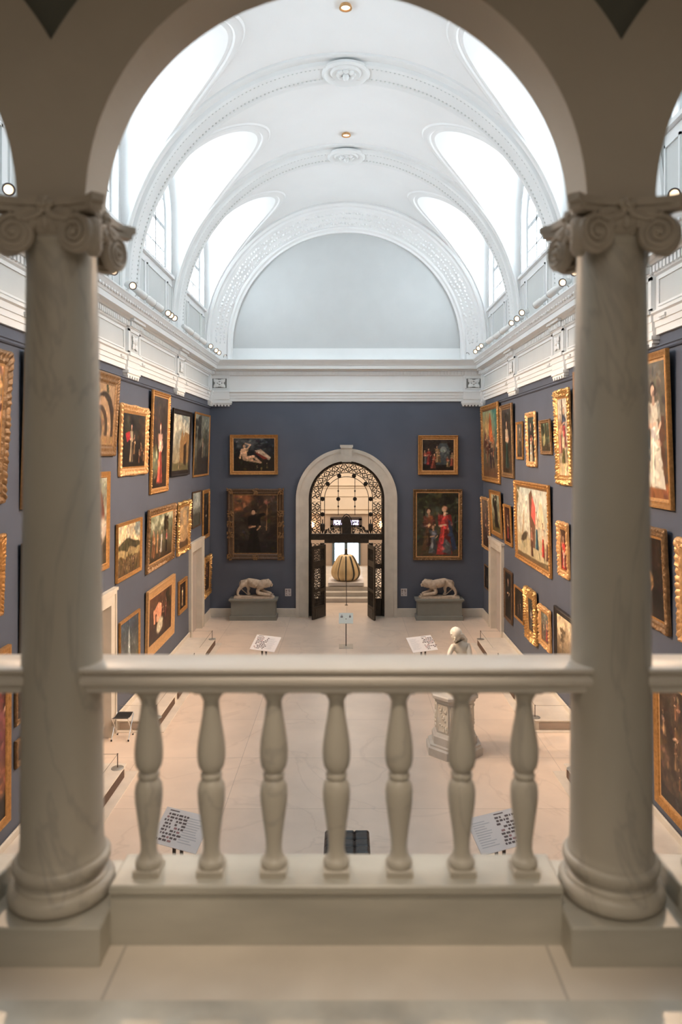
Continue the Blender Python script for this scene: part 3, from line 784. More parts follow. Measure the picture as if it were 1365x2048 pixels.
# ================================================================= PLATFORMS ALONG THE WALLS
PLY = [(3.0, 12.6), (14.6, 21.15)]
for sg, sd in ((-1, 'left'), (1, 'right')):
    for j, (y0, y1) in enumerate(PLY):
        nm = ('near', 'far')[j]
        t = thing('marble_platform', 'low marble platform with bronze grilles along the %s wall, %s the small side door' % (sd, ('nearer than' if j == 0 else 'beyond')), 'platform', (sg*4.2, (y0+y1)/2, 0), group='low platforms along the side walls')
        mbs = MB(); x0, x1 = sorted((sg*3.80, sg*(XW-0.04)))
        mbs.box(x0+0.02 if sg > 0 else x0, x1 if sg > 0 else x1-0.02, y0+0.02, y1-0.02, 0, 0.175)
        o = mbs.build('body', M_PLAT, t); o.matrix_parent_inverse = t.matrix_world.inverted()
        def pb(mb, name, m):
            o = mb.build(name, m, t); o.matrix_parent_inverse = Matrix.Translation((-sg*4.2, -(y0+y1)/2, 0)); return o
        o.matrix_parent_inverse = Matrix.Translation((-sg*4.2, -(y0+y1)/2, 0))
        pb(MB().bbox(x0, x1, y0, y1, 0.175, 0.20, 0.005), 'top_slab', M_PLAT)
        kx0, kx1 = sorted((sg*3.64, sg*3.82)); k = MB(); k.box(kx0, kx1, y0-0.1, y1+0.12, 0, 0.012)
        kx0, kx1 = sorted((sg*3.82, sg*(XW-0.04))); k.box(kx0, kx1, y1, y1+0.12, 0, 0.012); k.box(kx0, kx1, y0-0.12, y0, 0, 0.012)
        pb(k, 'kerb', M_PLAT)
        ng = 4 if j == 0 else 4; L = (y1-y0)/ng
        for q in range(ng):
            g = MB(); a, b = y0+q*L+0.16, y0+(q+1)*L-0.16
            gx0, gx1 = sorted((sg*3.815, sg*3.795)); 
            for zz in range(7): g.box(gx0, gx1, a, b, 0.030+zz*0.020, 0.042+zz*0.020)
            m_ = int((b-a)/0.06)
            gx0, gx1 = sorted((sg*3.818, sg*3.800))
            for u in range(m_+1): g.box(gx0, gx1, a+u*(b-a)/m_-0.006, a+u*(b-a)/m_+0.006, 0.03, 0.162)
            pb(g, 'grille', M_GRILLE)
        e = MB(); ex0, ex1 = sorted((sg*3.90, sg*(XW-0.1))); e.box(ex0, ex1, y0+0.010, y0+0.021, 0.03, 0.15)
        pb(e, 'end_panel', M_TAN)

# low barrier posts and wires standing on the platforms
def barrier(x, y, label, wires):
    t = thing('barrier_post', label, 'barrier post', (x, y, 0.20), group='barrier posts on the platforms')
    b = MB(); b.lathe([(0.105, 0), (0.105, 0.008), (0.098, 0.014), (0.02, 0.018)], n=32); b.build('base', M_STEEL, t, smooth=True)
    MB().lathe([(0.008, 0.015), (0.008, 0.235), (0.012, 0.24), (0.012, 0.252), (0.004, 0.256)], n=12).build('rod', M_POST, t, smooth=True)
    for (dx, dy) in wires:
        MB().tube([(0, 0, 0.24), (dx, dy, 0.24)], 0.004, 6).build('wire', M_CHROME, t)
L_ = 'on the far end of the low platform'
barrier(-3.90, 12.40, 'short barrier post with round grey base behind the left column, near the folding stool', [(-0.75, 0), (0, -4.0)])
barrier(3.88, 12.35, 'short barrier post with round base at the right column edge below the handrail', [(0.75, 0), (0, -4.0)])
barrier(3.86, 14.78, 'short barrier post on the near corner of the far right platform', [(0.78, 0), (0, 2.7)])
barrier(-3.86, 14.78, 'short barrier post on the near corner of the far left platform', [(-0.78, 0), (0, 2.7)])
barrier(3.88, 20.95, 'short barrier post on the far right platform beside the grey side door', [(0.75, 0), (0, -1.8)])
barrier(-3.88, 20.95, 'short barrier post on the far left platform beside the grey side door', [(-0.75, 0), (0, -1.8)])
barrier(3.90, 18.6, 'barrier post midway on the far right platform behind the marble statue', [(0, -1.0)])
barrier(-3.90, 18.6, 'barrier post midway on the far left platform under the double row of gold frames', [(0, -1.0)])

# ================================================================= READING BOARDS
def board(x, y, yaw, label, wd, hd, zt, pitch, flip, base=True):
    """angled board with thumbnails on two brown posts"""
    t = thing('reading_board', label, 'information board', (x, y, 0), yaw, 'reading boards on the floor')
    pts = MB()
    for s in (-0.055, 0.055):
        MB().box(s-0.017, s+0.017, 0.10, 0.125, 0.0, zt+0.06).build('post', M_POST, t)
    if base: MB().bbox(-0.30, 0.30, -0.05, 0.32, 0, 0.012, 0.002).build('base_plate', M_STEEL, t)
    M = Matrix.Translation((0, 0.0, zt)) @ Matrix.Rotation(pitch, 4, 'X')
    p = MB().box(-wd/2, wd/2, 0, hd, -0.012, 0); p.xf(M); bo = p.build('board', M_PAPER, t)
    random.seed(int(abs(x*100+y*10)))
    dk = MB(); rd = MB(); gy = MB()
    c0 = -wd/2+0.05 if flip else 0.03
    for r_ in range(9):
        z = hd-0.06-r_*(hd-0.09)/9
        u = c0+random.uniform(0, 0.03)
        while u < c0+wd*0.44:
            ww = random.uniform(0.02, 0.06)
            if random.random() < 0.8:
                tgt = rd if random.random() < 0.15 else dk
                tgt.box(u, u+ww, z-0.024, z, 0, 0.0012)
            u += ww+0.014
    c1 = 0.03 if flip else -wd/2+0.05
    for r_ in range(11):
        z = hd-0.07-r_*(hd-0.12)/11; gy.box(c1, c1+wd*0.38*random.uniform(0.6, 1), z-0.008, z, 0, 0.0011)
    dk.box(c0+0.02, c0+0.16, hd-0.035, hd-0.022, 0, 0.0012)
    for mb, m, nm in ((dk, M_INK, 'printed_thumbnails'), (rd, M_INK2, 'red_thumbnails'), (gy, M_INK3, 'printed_text')):
        if mb.v: mb.xf(M); mb.build(nm, m, bo, fix=False)
board(-2.07, 8.70, R(-24), 'white angled reading board on two posts at the lower left, below the handrail', 0.68, 0.44, 0.86, R(38), True)
board(1.93, 8.66, R(24), 'white angled reading board on two posts at the lower right, below the handrail', 0.68, 0.44, 0.86, R(38), False)
board(-2.02, 17.35, R(-24), 'small distant reading board just above the handrail, left of the doorway sign', 0.68, 0.44, 0.86, R(38), True)
board(1.90, 17.30, R(24), 'small distant reading board just above the handrail, left of the marble statue', 0.68, 0.44, 0.86, R(38), False)
t = thing('sign_stand', 'small pale sign on a single thin post in front of the gate', 'sign stand', (-0.01, 20.95, 0))
MB().bbox(-0.20, 0.20, -0.24, 0.20, 0, 0.012, 0.003).build('base_plate', M_STEEL, t)
MB().box(-0.014, 0.014, -0.014, 0.014, 0.01, 0.80).build('post', M_POST, t)
M = Matrix.Translation((0, -0.12, 0.69)) @ Matrix.Rotation(R(42), 4, 'X')
bo = MB().box(-0.205, 0.205, 0, 0.36, -0.012, 0).xf(M).build('board', mat('pale green board', (0.70, 0.74, 0.69), 0.5), t)
q = MB(); 
for (a, b, c, d) in ((-0.16, -0.09, 0.20, 0.25), (-0.15, -0.10, 0.27, 0.29), (0.09, 0.14, 0.20, 0.26), (0.10, 0.13, 0.27, 0.29)): q.box(a, b, c, d, 0, 0.0015)
q.xf(M).build('printed_marks', M_INK, bo, fix=False)

# small wall plaques beside the gate
for sg, px in ((-1, 576.5), (1, 808.5)):
    x = (px-VX)*24.66/F+CX; z = CZ-(1185-VY)*24.66/F
    t = thing('wall_plaque', 'small white printed plaque on the blue wall %s of the arched gate' % ('left' if sg < 0 else 'right'), 'plaque', (x, YB-0.03, z))
    bo = MB().box(-0.105, 0.105, 0, 0.03, -0.125, 0.125).build('panel', mat('plaque %d' % sg, (0.55, 0.52, 0.52), 0.5), t)
    q = MB()
    for (a, b, c, d) in ((-0.08, -0.03, 0.05, 0.09), (0.0, 0.07, 0.06, 0.09), (-0.08, -0.04, 0.0, 0.03), (0.02, 0.07, 0.01, 0.04), (-0.07, -0.05, -0.09, -0.04), (-0.05, -0.03, -0.10, -0.08), (0.0, 0.02, -0.06, -0.04), (0.05, 0.07, -0.09, -0.03)):
        q.box(a, b, -0.002, 0, c, d)
    q.build('printed_marks', M_INK, bo, fix=False)

# ================================================================= STOOL AND BENCH
t = thing('folding_stool', 'folding stool with black fabric seat and thin chrome legs by the left wall', 'stool', (-4.38, 14.22, 0))
for s in (-0.165, 0.165):
    MB().tube([(s, -0.17, 0.02), (s, 0.165, 0.43), (s*0.93, 0.18, 0.445)], 0.011, 8).build('leg', M_CHROME, t, smooth=True)
    MB().tube([(s*0.93, 0.17, 0.02), (s*0.93, -0.165, 0.43)], 0.011, 8).build('leg', M_CHROME, t, smooth=True)
for (s, y) in ((-0.165, -0.17), (0.165, -0.17), (-0.153, 0.17), (0.153, 0.17)):
    MB().lathe([(0.016, 0), (0.016, 0.03), (0.012, 0.035)], (s, y, 0), 10).build('foot_cap', M_CLOTH, t)
for y in (-0.165, 0.18): MB().tube([(-0.165, y, 0.435), (0.165, y, 0.435)], 0.010, 8).build('rail', M_CHROME, t, smooth=True)
MB().grid(lambda u, v: (-0.15+0.30*u, -0.18+0.375*v, 0.448-0.03*math.sin(PI*v)), 8, 12).build('seat', M_CLOTH, t, smooth=True)

t = thing('leather_bench', 'black tufted leather bench standing on the floor under the middle of the balcony', 'bench', (0.03, 9.05, 0))
def tuft(u, v):
    x = -0.305+0.61*u; y = -0.93+1.86*v
    h = 0.0
    for sx in (-0.1, 0.1):
        h -= 0.018*math.exp(-((x-sx)/0.012)**2)
        for ky in range(11):
            yy = -0.85+ky*0.17; h -= 0.022*math.exp(-(((x-sx)/0.045)**2+((y-yy)/0.022)**2))
    for ky in range(11):
        yy = -0.85+ky*0.17; h -= 0.010*math.exp(-((y-yy)/0.014)**2)
    e = min(x+0.305, 0.305-x, y+0.93, 0.93-y); h -= 0.045*max(0, 1-e/0.04)**2
    return (x, y, 0.42+h)
m = MB().grid(tuft, 60, 150)
m.box(-0.303, 0.303, -0.928, 0.928, 0.26, 0.376); m.build('cushion', M_BLACK, t, smooth=True)
MB().box(-0.26, 0.26, -0.86, 0.86, 0.22, 0.26).build('frame', M_DARK, t)
for sx in (-0.22, 0.22):
    for sy in (-0.8, 0.8): MB().box(sx-0.02, sx+0.02, sy-0.02, sy+0.02, 0, 0.22).build('leg', M_CHROME, t)

# ================================================================= SKIN FIGURES
def skin(name, chains, m, parent, sub=2, root=0):
    """chains: list of lists of (x, y, z, rx, ry) ; shared points are merged"""
    vs = []; es = []; rs = []; idx = {}
    for ch in chains:
        last = None
        for (x, y, z, r_) in ch:
            k = (round(x, 4), round(y, 4), round(z, 4))
            if k not in idx: idx[k] = len(vs); vs.append((x, y, z)); rs.append(r_)
            i = idx[k]
            if last is not None and last != i: es.append((last, i))
            last = i
    me = bpy.data.meshes.new(name); me.from_pydata(vs, es, [])
    o = bpy.data.objects.new(name, me); COL.objects.link(o)
    sk = o.modifiers.new('skin', 'SKIN'); sk.use_smooth_shade = True; sk.branch_smoothing = 0.6
    if not me.skin_vertices: me.attributes.new('skin', 'FLOAT', 'POINT') if False else None
    for i, sv in enumerate(me.skin_vertices[0].data):
        sv.radius = (rs[i], rs[i]); sv.use_root = (i == root)
    ss = o.modifiers.new('sub', 'SUBSURF'); ss.levels = sub; ss.render_levels = sub
    dg = bpy.context.evaluated_depsgraph_get(); ev = o.evaluated_get(dg)
    m2 = bpy.data.meshes.new_from_object(ev); m2.materials.clear(); m2.materials.append(m); m2.shade_smooth()
    bpy.data.objects.remove(o, do_unlink=True)
    o2 = bpy.data.objects.new(name, m2); COL.objects.link(o2); o2.parent = parent
    return o2

def lion_pedestal(x, label):
    t = thing('lion_pedestal', label, 'pedestal', (x, 24.38, 0))
    MB().box(-0.74, 0.74, -0.20, 0.26, 0, 0.62).build('body', M_GREY, t)
    MB().bbox(-0.79, 0.79, -0.245, 0.27, 0, 0.15, 0.015).build('base', M_GREY, t)
    c = MB(); c.box(-0.77, 0.77, -0.225, 0.27, 0.60, 0.65); c.bbox(-0.81, 0.81, -0.26, 0.27, 0.65, 0.71, 0.008)
    c.build('cap', M_GREY, t)
def make_lion(x, mir, label):
    t = thing('lion_statue', label, 'lion statue', (x, 24.37, 0.71)); t.scale = (mir, 1, 1)
    random.seed(3)
    # rough rock base
    def rock(u, v):
        a = 2*PI*u
        rx, ry = 0.665, 0.15
        ca, sa = math.cos(a), math.sin(a)
        X = rx*math.copysign(abs(ca)**0.35, ca); Y = ry*math.copysign(abs(sa)**0.35, sa)
        h = [0, 0.05, 0.075, 0.08][int(round(v*3))]; sc = [1.0, 1.0, 0.95, 0.0][int(round(v*3))]
        wob = 1+0.03*math.sin(9*a)+0.02*math.sin(23*a)
        return (X*sc*wob+0.01, Y*sc*wob, h+0.006*math.sin(17*a)*(v > 0))
    MB().grid(rock, 64, 3).build('rock_base', M_STONE, t, smooth=True)
    ch = [
        [(-.31, 0, .53, .155), (-.20, 0, .545, .165), (-.05, 0, .50, .17), (.10, 0, .455, .19), (.22, 0, .44, .175), (.34, 0, .485, .18), (.45, 0, .50, .165), (.53, 0, .48, .125), (.58, 0, .44, .08)],
        [(-.31, 0, .53, .155), (-.37, -.06, .45, .100), (-.43, -.07, .37, .070), (-.51, -.07, .28, .052), (-.54, -.07, .17, .046), (-.52, -.07, .09, .050), (-.45, -.07, .085, .040)],
        [(-.31, 0, .53, .155), (-.22, .07, .41, .090), (-.16, .07, .31, .062), (-.21, .07, .22, .048), (-.17, .07, .12, .044), (-.12, .07, .09, .042)],
        [(.22, 0, .44, .175), (.16, -.09, .32, .092), (.12, -.10, .20, .074), (.26, -.10, .165, .062), (.40, -.10, .14, .055), (.52, -.10, .125, .055), (.58, -.10, .12, .045)],
        [(.22, 0, .44, .175), (.24, .09, .32, .088), (.27, .10, .24, .068), (.40, .10, .19, .055), (.52, .10, .15, .052), (.60, .08, .13, .045)],
        [(-.31, 0, .53, .155), (-.43, .02, .58, .028), (-.475, .03, .50, .021), (-.48, .03, .40, .019), (-.42, .04, .29, .019), (-.32, .04, .20, .018), (-.22, .03, .12, .020), (-.15, .0, .095, .026)],
    ]
    b = skin('body', ch, M_STONE, t, 2)
    # face and mane
    mn = MB(); random.seed(8)
    for k in range(150):
        a = random.uniform(0, 2*PI); q = random.random()
        cx = .27+.24*q; cz = .48+.045*q; rr = .165-.025*q
        mn.ball((cx+random.uniform(-.02, .02), rr*math.cos(a)*0.80, cz-.02+rr*.80*math.sin(a)), 0.026, 0.022, 0.030, 7, 5)
    mn.build('mane', M_STONE, t, smooth=True, fix=False)
    f = MB(); f.ball((.605, 0, .455), .04, .055, .035, 10, 8); f.ball((.59, 0, .415), .045, .05, .036, 10, 8)
    for s in (-1, 1):
        MB().ball((.46, s*.09, .59), .03, .02, .035, 8, 6).build('ear', M_STONE, t, smooth=True)
        e = MB(); e.ball((.545, s*.05, .515), .028, .022, .016, 8, 6); e.ball((.555, s*.047, .505), .018, .014, .014, 8, 6); e.build('brow', M_STONE, t, smooth=True, fix=False)
        e = MB()
        for j in range(4): e.ball((.60 if s < 0 else .62, s*.10-0.03+j*.02, .105), .03, .0125, .02, 8, 6)
        e.build('toes', M_STONE, t, smooth=True, fix=False)
    f.ball((.585, 0, .475), .03, .028, .035, 10, 8)
    f.build('muzzle', M_STONE, t, smooth=True, fix=False)
lion_pedestal(-3.12, 'long grey pedestal under the lion to the left of the gate')
lion_pedestal(3.11, 'long grey pedestal under the lion to the right of the gate')
make_lion(-3.12, 1, 'carved stone crouching lion facing right, left of the arched gate')
make_lion(3.13, -1, 'carved stone crouching lion facing left, right of the arched gate')

# octagonal pedestal and marble figure
PX, PY = 2.04, 13.62
t = thing('octagonal_pedestal', 'octagonal carved marble pedestal on stepped base under the white figure', 'pedestal', (PX, PY, 0))
def octa(prof, nm, m):
    mb = MB(); vs = []; 
    for (r_, z) in prof:
        for k in range(8):
            a = PI/8+k*PI/4; vs.append((r_/math.cos(PI/8)*math.cos(a), r_/math.cos(PI/8)*math.sin(a), z))
    n = len(prof); fs = [(i*8+k, i*8+(k+1) % 8, (i+1)*8+(k+1) % 8, (i+1)*8+k) for i in range(n-1) for k in range(8)]
    fs += [tuple(range(7, -1, -1)), tuple((n-1)*8+k for k in range(8))]
    return mb.add(vs, fs).build(nm, m, t)
octa([(.50, 0), (.50, .14), (.49, .15), (.47, .17), (.47, .20)], 'step', M_PED)
octa([(.40, .20), (.40, .34), (.38, .36), (.35, .40)], 'foot', M_PED)
octa([(.34, .40), (.34, .96)], 'shaft', M_PED)
octa([(.34, .96), (.37, .98), (.38, 1.02), (.42, 1.05), (.42, 1.10), (.40, 1.12)], 'cornice', M_PED)
random.seed(11); pn = MB()
for k in range(8):
    rp = MB(); a = k*PI/4; d = Vector((math.cos(a), math.sin(a))); s_ = Vector((-d.y, d.x))
    for j in range(6):
        e0 = 0.085-0.0; p = d*0.342; rp.v += []
    for e in (-0.115, 0.115):
        p = d*0.345+s_*e; pn.ball((p.x, p.y, .68), 0.012, 0.012, 0.25, 6, 6)
    for q in range(16):
        e = random.uniform(-.085, .085); z = random.uniform(.47, .90); p = d*0.345+s_*e
        rp.ball((p.x, p.y, z), random.uniform(.015, .03), random.uniform(.015, .03), random.uniform(.02, .05), 7, 5)
    p = d*0.335; c_ = [p-s_*0.105, p+s_*0.105]; bb = MB(); q4 = [c_[0], c_[1], c_[1]+d*0.012, c_[0]+d*0.012]
    rp.prism([(v.x, v.y) for v in q4], .44, .93)
    rp.build('relief_panel', M_MARBLE, t, smooth=True, fix=False)
pn.build('panel_border', M_MARBLE, t, smooth=True, fix=False)

t = thing('marble_figure', 'white marble figure of a seated woman bending forward, on the octagonal pedestal', 'statue', (PX+.06, PY, 1.12)); t.scale = (1.05, 1.05, 1.05)
rk = MB(); rk.lathe([(.30, 0), (.30, .05), (.25, .10), (.24, .25), (.20, .34), (.0, .36)], (0.05, 0.02, 0), 20, cap=True, mod=lambda a, z: 1+0.07*math.sin(3*a+z*9)+0.04*math.sin(7*a))
rk.build('rock_seat', M_MARBLE, t, smooth=True)
ch = [
    [(.08, .02, .42, .135), (.10, .02, .54, .115), (.09, .0, .66, .110), (.06, -.03, .80, .118), (.04, -.06, .90, .088), (-.01, -.10, .965, .055), (-.03, -.12, 1.01, .05)],
    [(.08, .02, .42, .135), (-.02, -.12, .43, .095), (-.10, -.27, .46, .070), (-.08, -.30, .30, .056), (-.05, -.27, .10, .040), (-.06, -.33, .04, .030)],
    [(.08, .02, .42, .135), (.14, -.12, .43, .095), (.15, -.28, .44, .070), (.16, -.27, .28, .056), (.15, -.22, .10, .040), (.14, -.30, .04, .030)],
    [(.06, -.03, .80, .118), (.19, -.04, .84, .062), (.20, -.14, .68, .048), (.15, -.25, .55, .038), (.09, -.32, .53, .028)],
    [(.06, -.03, .80, .118), (-.09, -.08, .83, .060), (-.17, -.16, .70, .044), (-.20, -.26, .58, .034), (-.15, -.33, .53, .026)],
]
skin('body', ch, M_MARBLE, t, 2)
h = MB(); h.ball((-.055, -.155, 1.05), .085, .095, .105, 20, 14)
h.ball((-.075, -.235, 1.005), .022, .026, .03, 8, 6); h.ball((-.075, -.225, .965), .03, .02, .014, 8, 6); h.ball((-.07, -.20, .945), .035, .035, .022, 10, 6)
h.build('head', M_MARBLE, t, smooth=True, fix=False)
hr = MB(); hr.ball((-.045, -.135, 1.075), .105, .110, .105, 24, 14)
for k in range(9): 
    a = -1.2+k*0.3; hr.tube([(-.045+.10*math.sin(a), -.235+abs(a)*0.03, 1.06), (-.045+.085*math.sin(a), -.15, 1.165-abs(a)*0.03), (-.03+.05*math.sin(a), -.04, 1.11)], .014, 6)
hr.ball((-.005, -.035, 1.03), .06, .05, .06, 12, 8)
hr.tube([(.0, -.04, 1.03), (.07, .0, .98), (.13, .03, .90), (.14, .04, .80)], .045, 10, taper=[.052, .060, .062, .04])
hr.build('hair', M_MARBLE, t, smooth=True, fix=False)
fg = MB()
for (hx, hy, hz, s) in ((.09, -.32, .53, 1), (-.15, -.33, .53, -1)):
    for k in range(4):
        y0 = hy-.03-0.003*k; x0 = hx-.024+k*.016
        fg.tube([(x0, hy, hz), (x0, y0-.03, hz-.008), (x0+.002, y0-.05, hz-.035-0.004*(k % 2))], .0095, 6, taper=[.010, .009, .007])
    fg.tube([(hx-s*.02, hy+.01, hz), (hx-s*.045, hy-.02, hz-.005), (hx-s*.05, hy-.045, hz-.02)], .010, 6, taper=[.012, .010, .008])
fg.build('fingers', M_MARBLE, t, smooth=True, fix=False)
dr = MB()
def drp(u, v):
    a = -PI*0.15+PI*1.3*u; r_ = .19+.10*v+.012*math.sin(14*a+v*3)
    return (.06+r_*math.cos(a), .04+r_*math.sin(a)*0.9, .46-.44*v)
dr.grid(drp, 60, 12).build('drapery', M_MARBLE, t, smooth=True)

# ================================================================= GOURD SCULPTURE IN THE LOBBY
t = thing('sculpture_plinth', 'low white plinth under the yellow gourd sculpture in the lobby', 'plinth', (-0.03, 28.45, 0.45))
MB().bbox(-0.68, 0.68, -0.62, 0.62, 0.03, 0.15, 0.004).build('top', M_STEEL2, t); MB().box(-0.63, 0.63, -0.57, 0.57, 0, 0.03).build('recess', M_TAN, t)
t = thing('gourd_sculpture', 'large ribbed yellow gourd sculpture with dark stripes beyond the open gate', 'sculpture', (-0.03, 28.45, 0.60))
def gmod(a, z): return 1-0.10*abs(math.sin(5.5*a+PI/2))**3*1.0
g = MB(); pr = [(0.0, .03), (.30, .0), (.44, .04), (.54, .14), (.585, .27), (.57, .42), (.51, .58), (.43, .74), (.35, .88), (.27, .97), (.17, 1.0), (.0, .975)]
def smoothp(p, k=4):
    out = []
    for i in range(len(p)-1):
        p0, p1, p2, p3 = p[max(i-1, 0)], p[i], p[i+1], p[min(i+2, len(p)-1)]
        for j in range(k):
            s = j/k
            out.append(tuple(0.5*((2*p1[q])+(-p0[q]+p2[q])*s+(2*p0[q]-5*p1[q]+4*p2[q]-p3[q])*s*s+(-p0[q]+3*p1[q]-3*p2[q]+p3[q])*s**3) for q in (0, 1)))
    return out+[p[-1]]
sp = smoothp(pr); sp = [(max(0, a), b) for a, b in sp]
g.lathe(sp, n=110, cap=False, mod=gmod); g.build('gourd', M_YEL, t, smooth=True)
for k in range(11):
    a = -PI/2+2*PI*k/11
    d = MB()
    for off, wd in ((0, .030),):
        vs = []; 
        for (r_, z) in sp[8:-8]:
            for e in (-1, 1):
                aa = a+e*(wd/max(r_, .2)); rr = r_*gmod(aa, z)+0.006
                vs.append((rr*math.cos(aa), rr*math.sin(aa), z))
        n_ = len(vs)//2; d.add(vs, [(2*i, 2*i+1, 2*i+3, 2*i+2) for i in range(n_-1)])
    d.build('stripe', M_GDOT, t)
MB().lathe([(.10, .97), (.07, 1.02), (.055, 1.10), (.06, 1.19), (.085, 1.22), (.03, 1.23)], n=16).build('stem', M_GDOT, t, smooth=True)
t = thing('thin_post', 'thin dark post standing in front of the gourd sculpture beyond the gate', 'post', (-0.01, 26.6, 0))
MB().lathe([(.012, 0), (.012, .95)], n=10).build('rod', M_POST, t); MB().lathe([(.06, 0), (.06, .012)], n=20).build('foot', M_POST, t)
for sg in (-1, 1):
    x = (624.4-VX if sg < 0 else 764-VX)*32.7/F+CX; z = CZ-(1055-VY)*32.7/F
    t = thing('wall_sconce', 'warm glowing wall lamp in the lobby seen through the %s lattice of the gate' % ('left' if sg < 0 else 'right'), 'wall lamp', (x, Y1, z))
    MB().tube([(0, 0, -0.1), (0, -0.15, -0.12), (0, -0.2, 0)], .02, 8).build('arm', M_DARK, t)
    MB().lathe([(.05, 0), (.10, .06), (.11, .18), (.07, .26)], (0, -0.2, 0), 16).build('shade', M_SCONCE, t, smooth=True)

# ================================================================= WROUGHT IRON GATE
YG = 24.86
t = thing('iron_gate', 'tall arched wrought iron screen with lattice border and crest in the marble doorway', 'gate', (0, YG, 0))
def gb(mb, nm, m=M_IRON, sm=False, par=None):
    o = mb.build(nm, m, par or t, smooth=sm, fix=False); 
    if par is None: o.location = (0, -YG*0, 0)
    o.matrix_parent_inverse = Matrix.Translation((0, -YG, 0)); return o
fr = MB(); arch_ring(fr, 1.215, 1.288, YG-.05, YG+.05, AZ, 0); gb(fr, 'outer_frame')
def arcpts(r_, zb, n=40): return [(r_, YG, zb)]+[(r_*math.cos(PI*i/n), YG, AZ+r_*math.sin(PI*i/n)) for i in range(n+1)]+[(-r_, YG, zb)]
ZL = 2.81
MB_ = MB(); MB_.tube(arcpts(.895, ZL), .014, 6); gb(MB_, 'inner_hoop')
MB_ = MB(); MB_.tube(arcpts(.755, ZL), .013, 6); gb(MB_, 'inner_hoop')
MB_ = MB(); MB_.tube(arcpts(1.20, ZL), .012, 6); gb(MB_, 'inner_hoop')
for sx in (-.285, .285):
    q = MB(); q.tube([(sx, YG, 3.45), (sx, YG, 4.75)], .012, 6)
    for z in (3.75, 4.28): q.ball((sx, YG, z), .03, .03, .04, 8, 6)
    gb(q, 'rod')
def disc(x, z, r_=.085):
    q = MB()
    q.lathe([(0, -.02), (r_*.6, -.025), (r_, -.012), (r_, .012), (r_*.6, .025), (0, .02)], n=20)
    for k in range(8):
        a = 2*PI*k/8; q.ball((r_*.62*math.cos(a), r_*.62*math.sin(a), 0), r_*.25, r_*.25, .04, 6, 4)
    q.xf(Matrix.Translation((x, YG-.01, z)) @ Matrix.Rotation(PI/2, 4, 'X')); gb(q, 'medallion', sm=True)
for an in (72, 108, 38, 142): disc(.825*math.cos(R(an)), AZ+.825*math.sin(R(an)), .075)
for sx in (-.825, .825): disc(sx, AZ-.01, .075); disc(sx, 3.48, .075)
for sx in (-.285, .285): disc(sx, AZ-.01, .07)
# urn shaped drops at the foot of the hoops
for sx in (-.825, .825):
    q = MB(); q.lathe([(.02, 0), (.03, .05), (.08, .14), (.09, .28), (.07, .33), (.02, .34), (.015, .45), (.04, .47)], (sx, YG, ZL+.02), 12); gb(q, 'finial', sm=True)
# lattice of the border: crossing curls
def curl(q, cx, cz, s, ang):
    d = Vector((math.cos(ang), 0, math.sin(ang))); n_ = Vector((-d.z, 0, d.x)); c = Vector((cx, YG, cz))
    for sg in (-1, 1):
        pts = []
        for k in range(9):
            u = k/8; a = sg*(PI*1.15*u)
            pts.append(c+d*(s*(0.10+0.55*math.sin(PI*u*0.95)))+n_*(sg*s*(0.62*u-0.25*math.sin(PI*u*1.4))))
        q.tube(pts, .0095, 4)
    q.ball(tuple(c), .024, .024, .024, 6, 4)
lat = MB()
cell = .155
rows = [(0.975, ), (1.12, )]
nz = int((AZ-ZL)/cell)
for sx in (-1, 1):
    lat = MB()
    for i in range(nz):
        z = ZL+cell*(i+.5)
        for r_ in (.975, 1.12): curl(lat, sx*r_, z, cell*.75, PI/4 if (i % 2) else 3*PI/4); curl(lat, sx*r_, z, cell*.75, (PI/4 if (i % 2) else 3*PI/4)+PI)
    gb(lat, 'lattice_border')
lat = MB()
na = int(PI*1.05/cell)
for i in range(na):
    a = PI*(i+.5)/na
    for r_ in (.975, 1.12):
        for e in (0, PI): curl(lat, r_*math.cos(a), AZ+r_*math.sin(a), cell*.75, a+PI/4+e+(PI/2 if i % 2 else 0))
gb(lat, 'lattice_border')
for sx in (-1, 1):
    lt = MB()
    for i in range(13):
        z = .68+cell*(i)
        if z > 2.40: break
        for r_ in (.985, 1.12):
            for e in (0, PI): curl(lt, sx*r_, z, cell*.75, (PI/4 if (i % 2) else 3*PI/4)+e)
    gb(lt, 'side_lattice')
    sp_ = MB(); a, b = sorted((sx*.90, sx*1.215)); sp_.box(a, b, YG-.03, YG+.03, 0, .55); sp_.box(a, b, YG-.03, YG+.03, .55, .60)
    a, b = sorted((sx*.76, sx*.91)); sp_.box(a, b, YG-.05, YG+.05, 0, 2.50)
    sp_.box(*sorted((sx*1.19, sx*1.215)), YG-.03, YG+.03, 0, 2.5); sp_.box(*sorted((sx*.90, sx*1.215)), YG-.03, YG+.03, 1.62, 1.78)
    gb(sp_, 'side_panel')
lb = MB(); lb.box(-1.215, 1.215, YG-.07, YG+.07, 2.61, 2.77); lb.box(-1.215, 1.215, YG-.11, YG+.09, 2.77, 2.82); lb.box(-.76, .76, YG-.05, YG+.05, 2.50, 2.61)
for k in range(30): lb.box(-1.18+k*.08, -1.15+k*.08, YG-.095, YG-.07, 2.73, 2.77)
gb(lb, 'lintel')
cr = MB()
out = [(.16, 0), (.17, .35), (.13, .50), (.07, .58), (0, .62), (-.07, .58), (-.13, .50), (-.17, .35), (-.16, 0)]
cr.prism([(x, ZL+z) for x, z in out], YG-.02, YG+.02, 'y')
cr.tube([(.19, YG, ZL), (.20, YG, ZL+.35), (.15, YG, ZL+.53), (.08, YG, ZL+.63), (0, YG, ZL+.68), (-.08, YG, ZL+.63), (-.15, YG, ZL+.53), (-.20, YG, ZL+.35), (-.19, YG, ZL)], .02, 6)
random.seed(2)
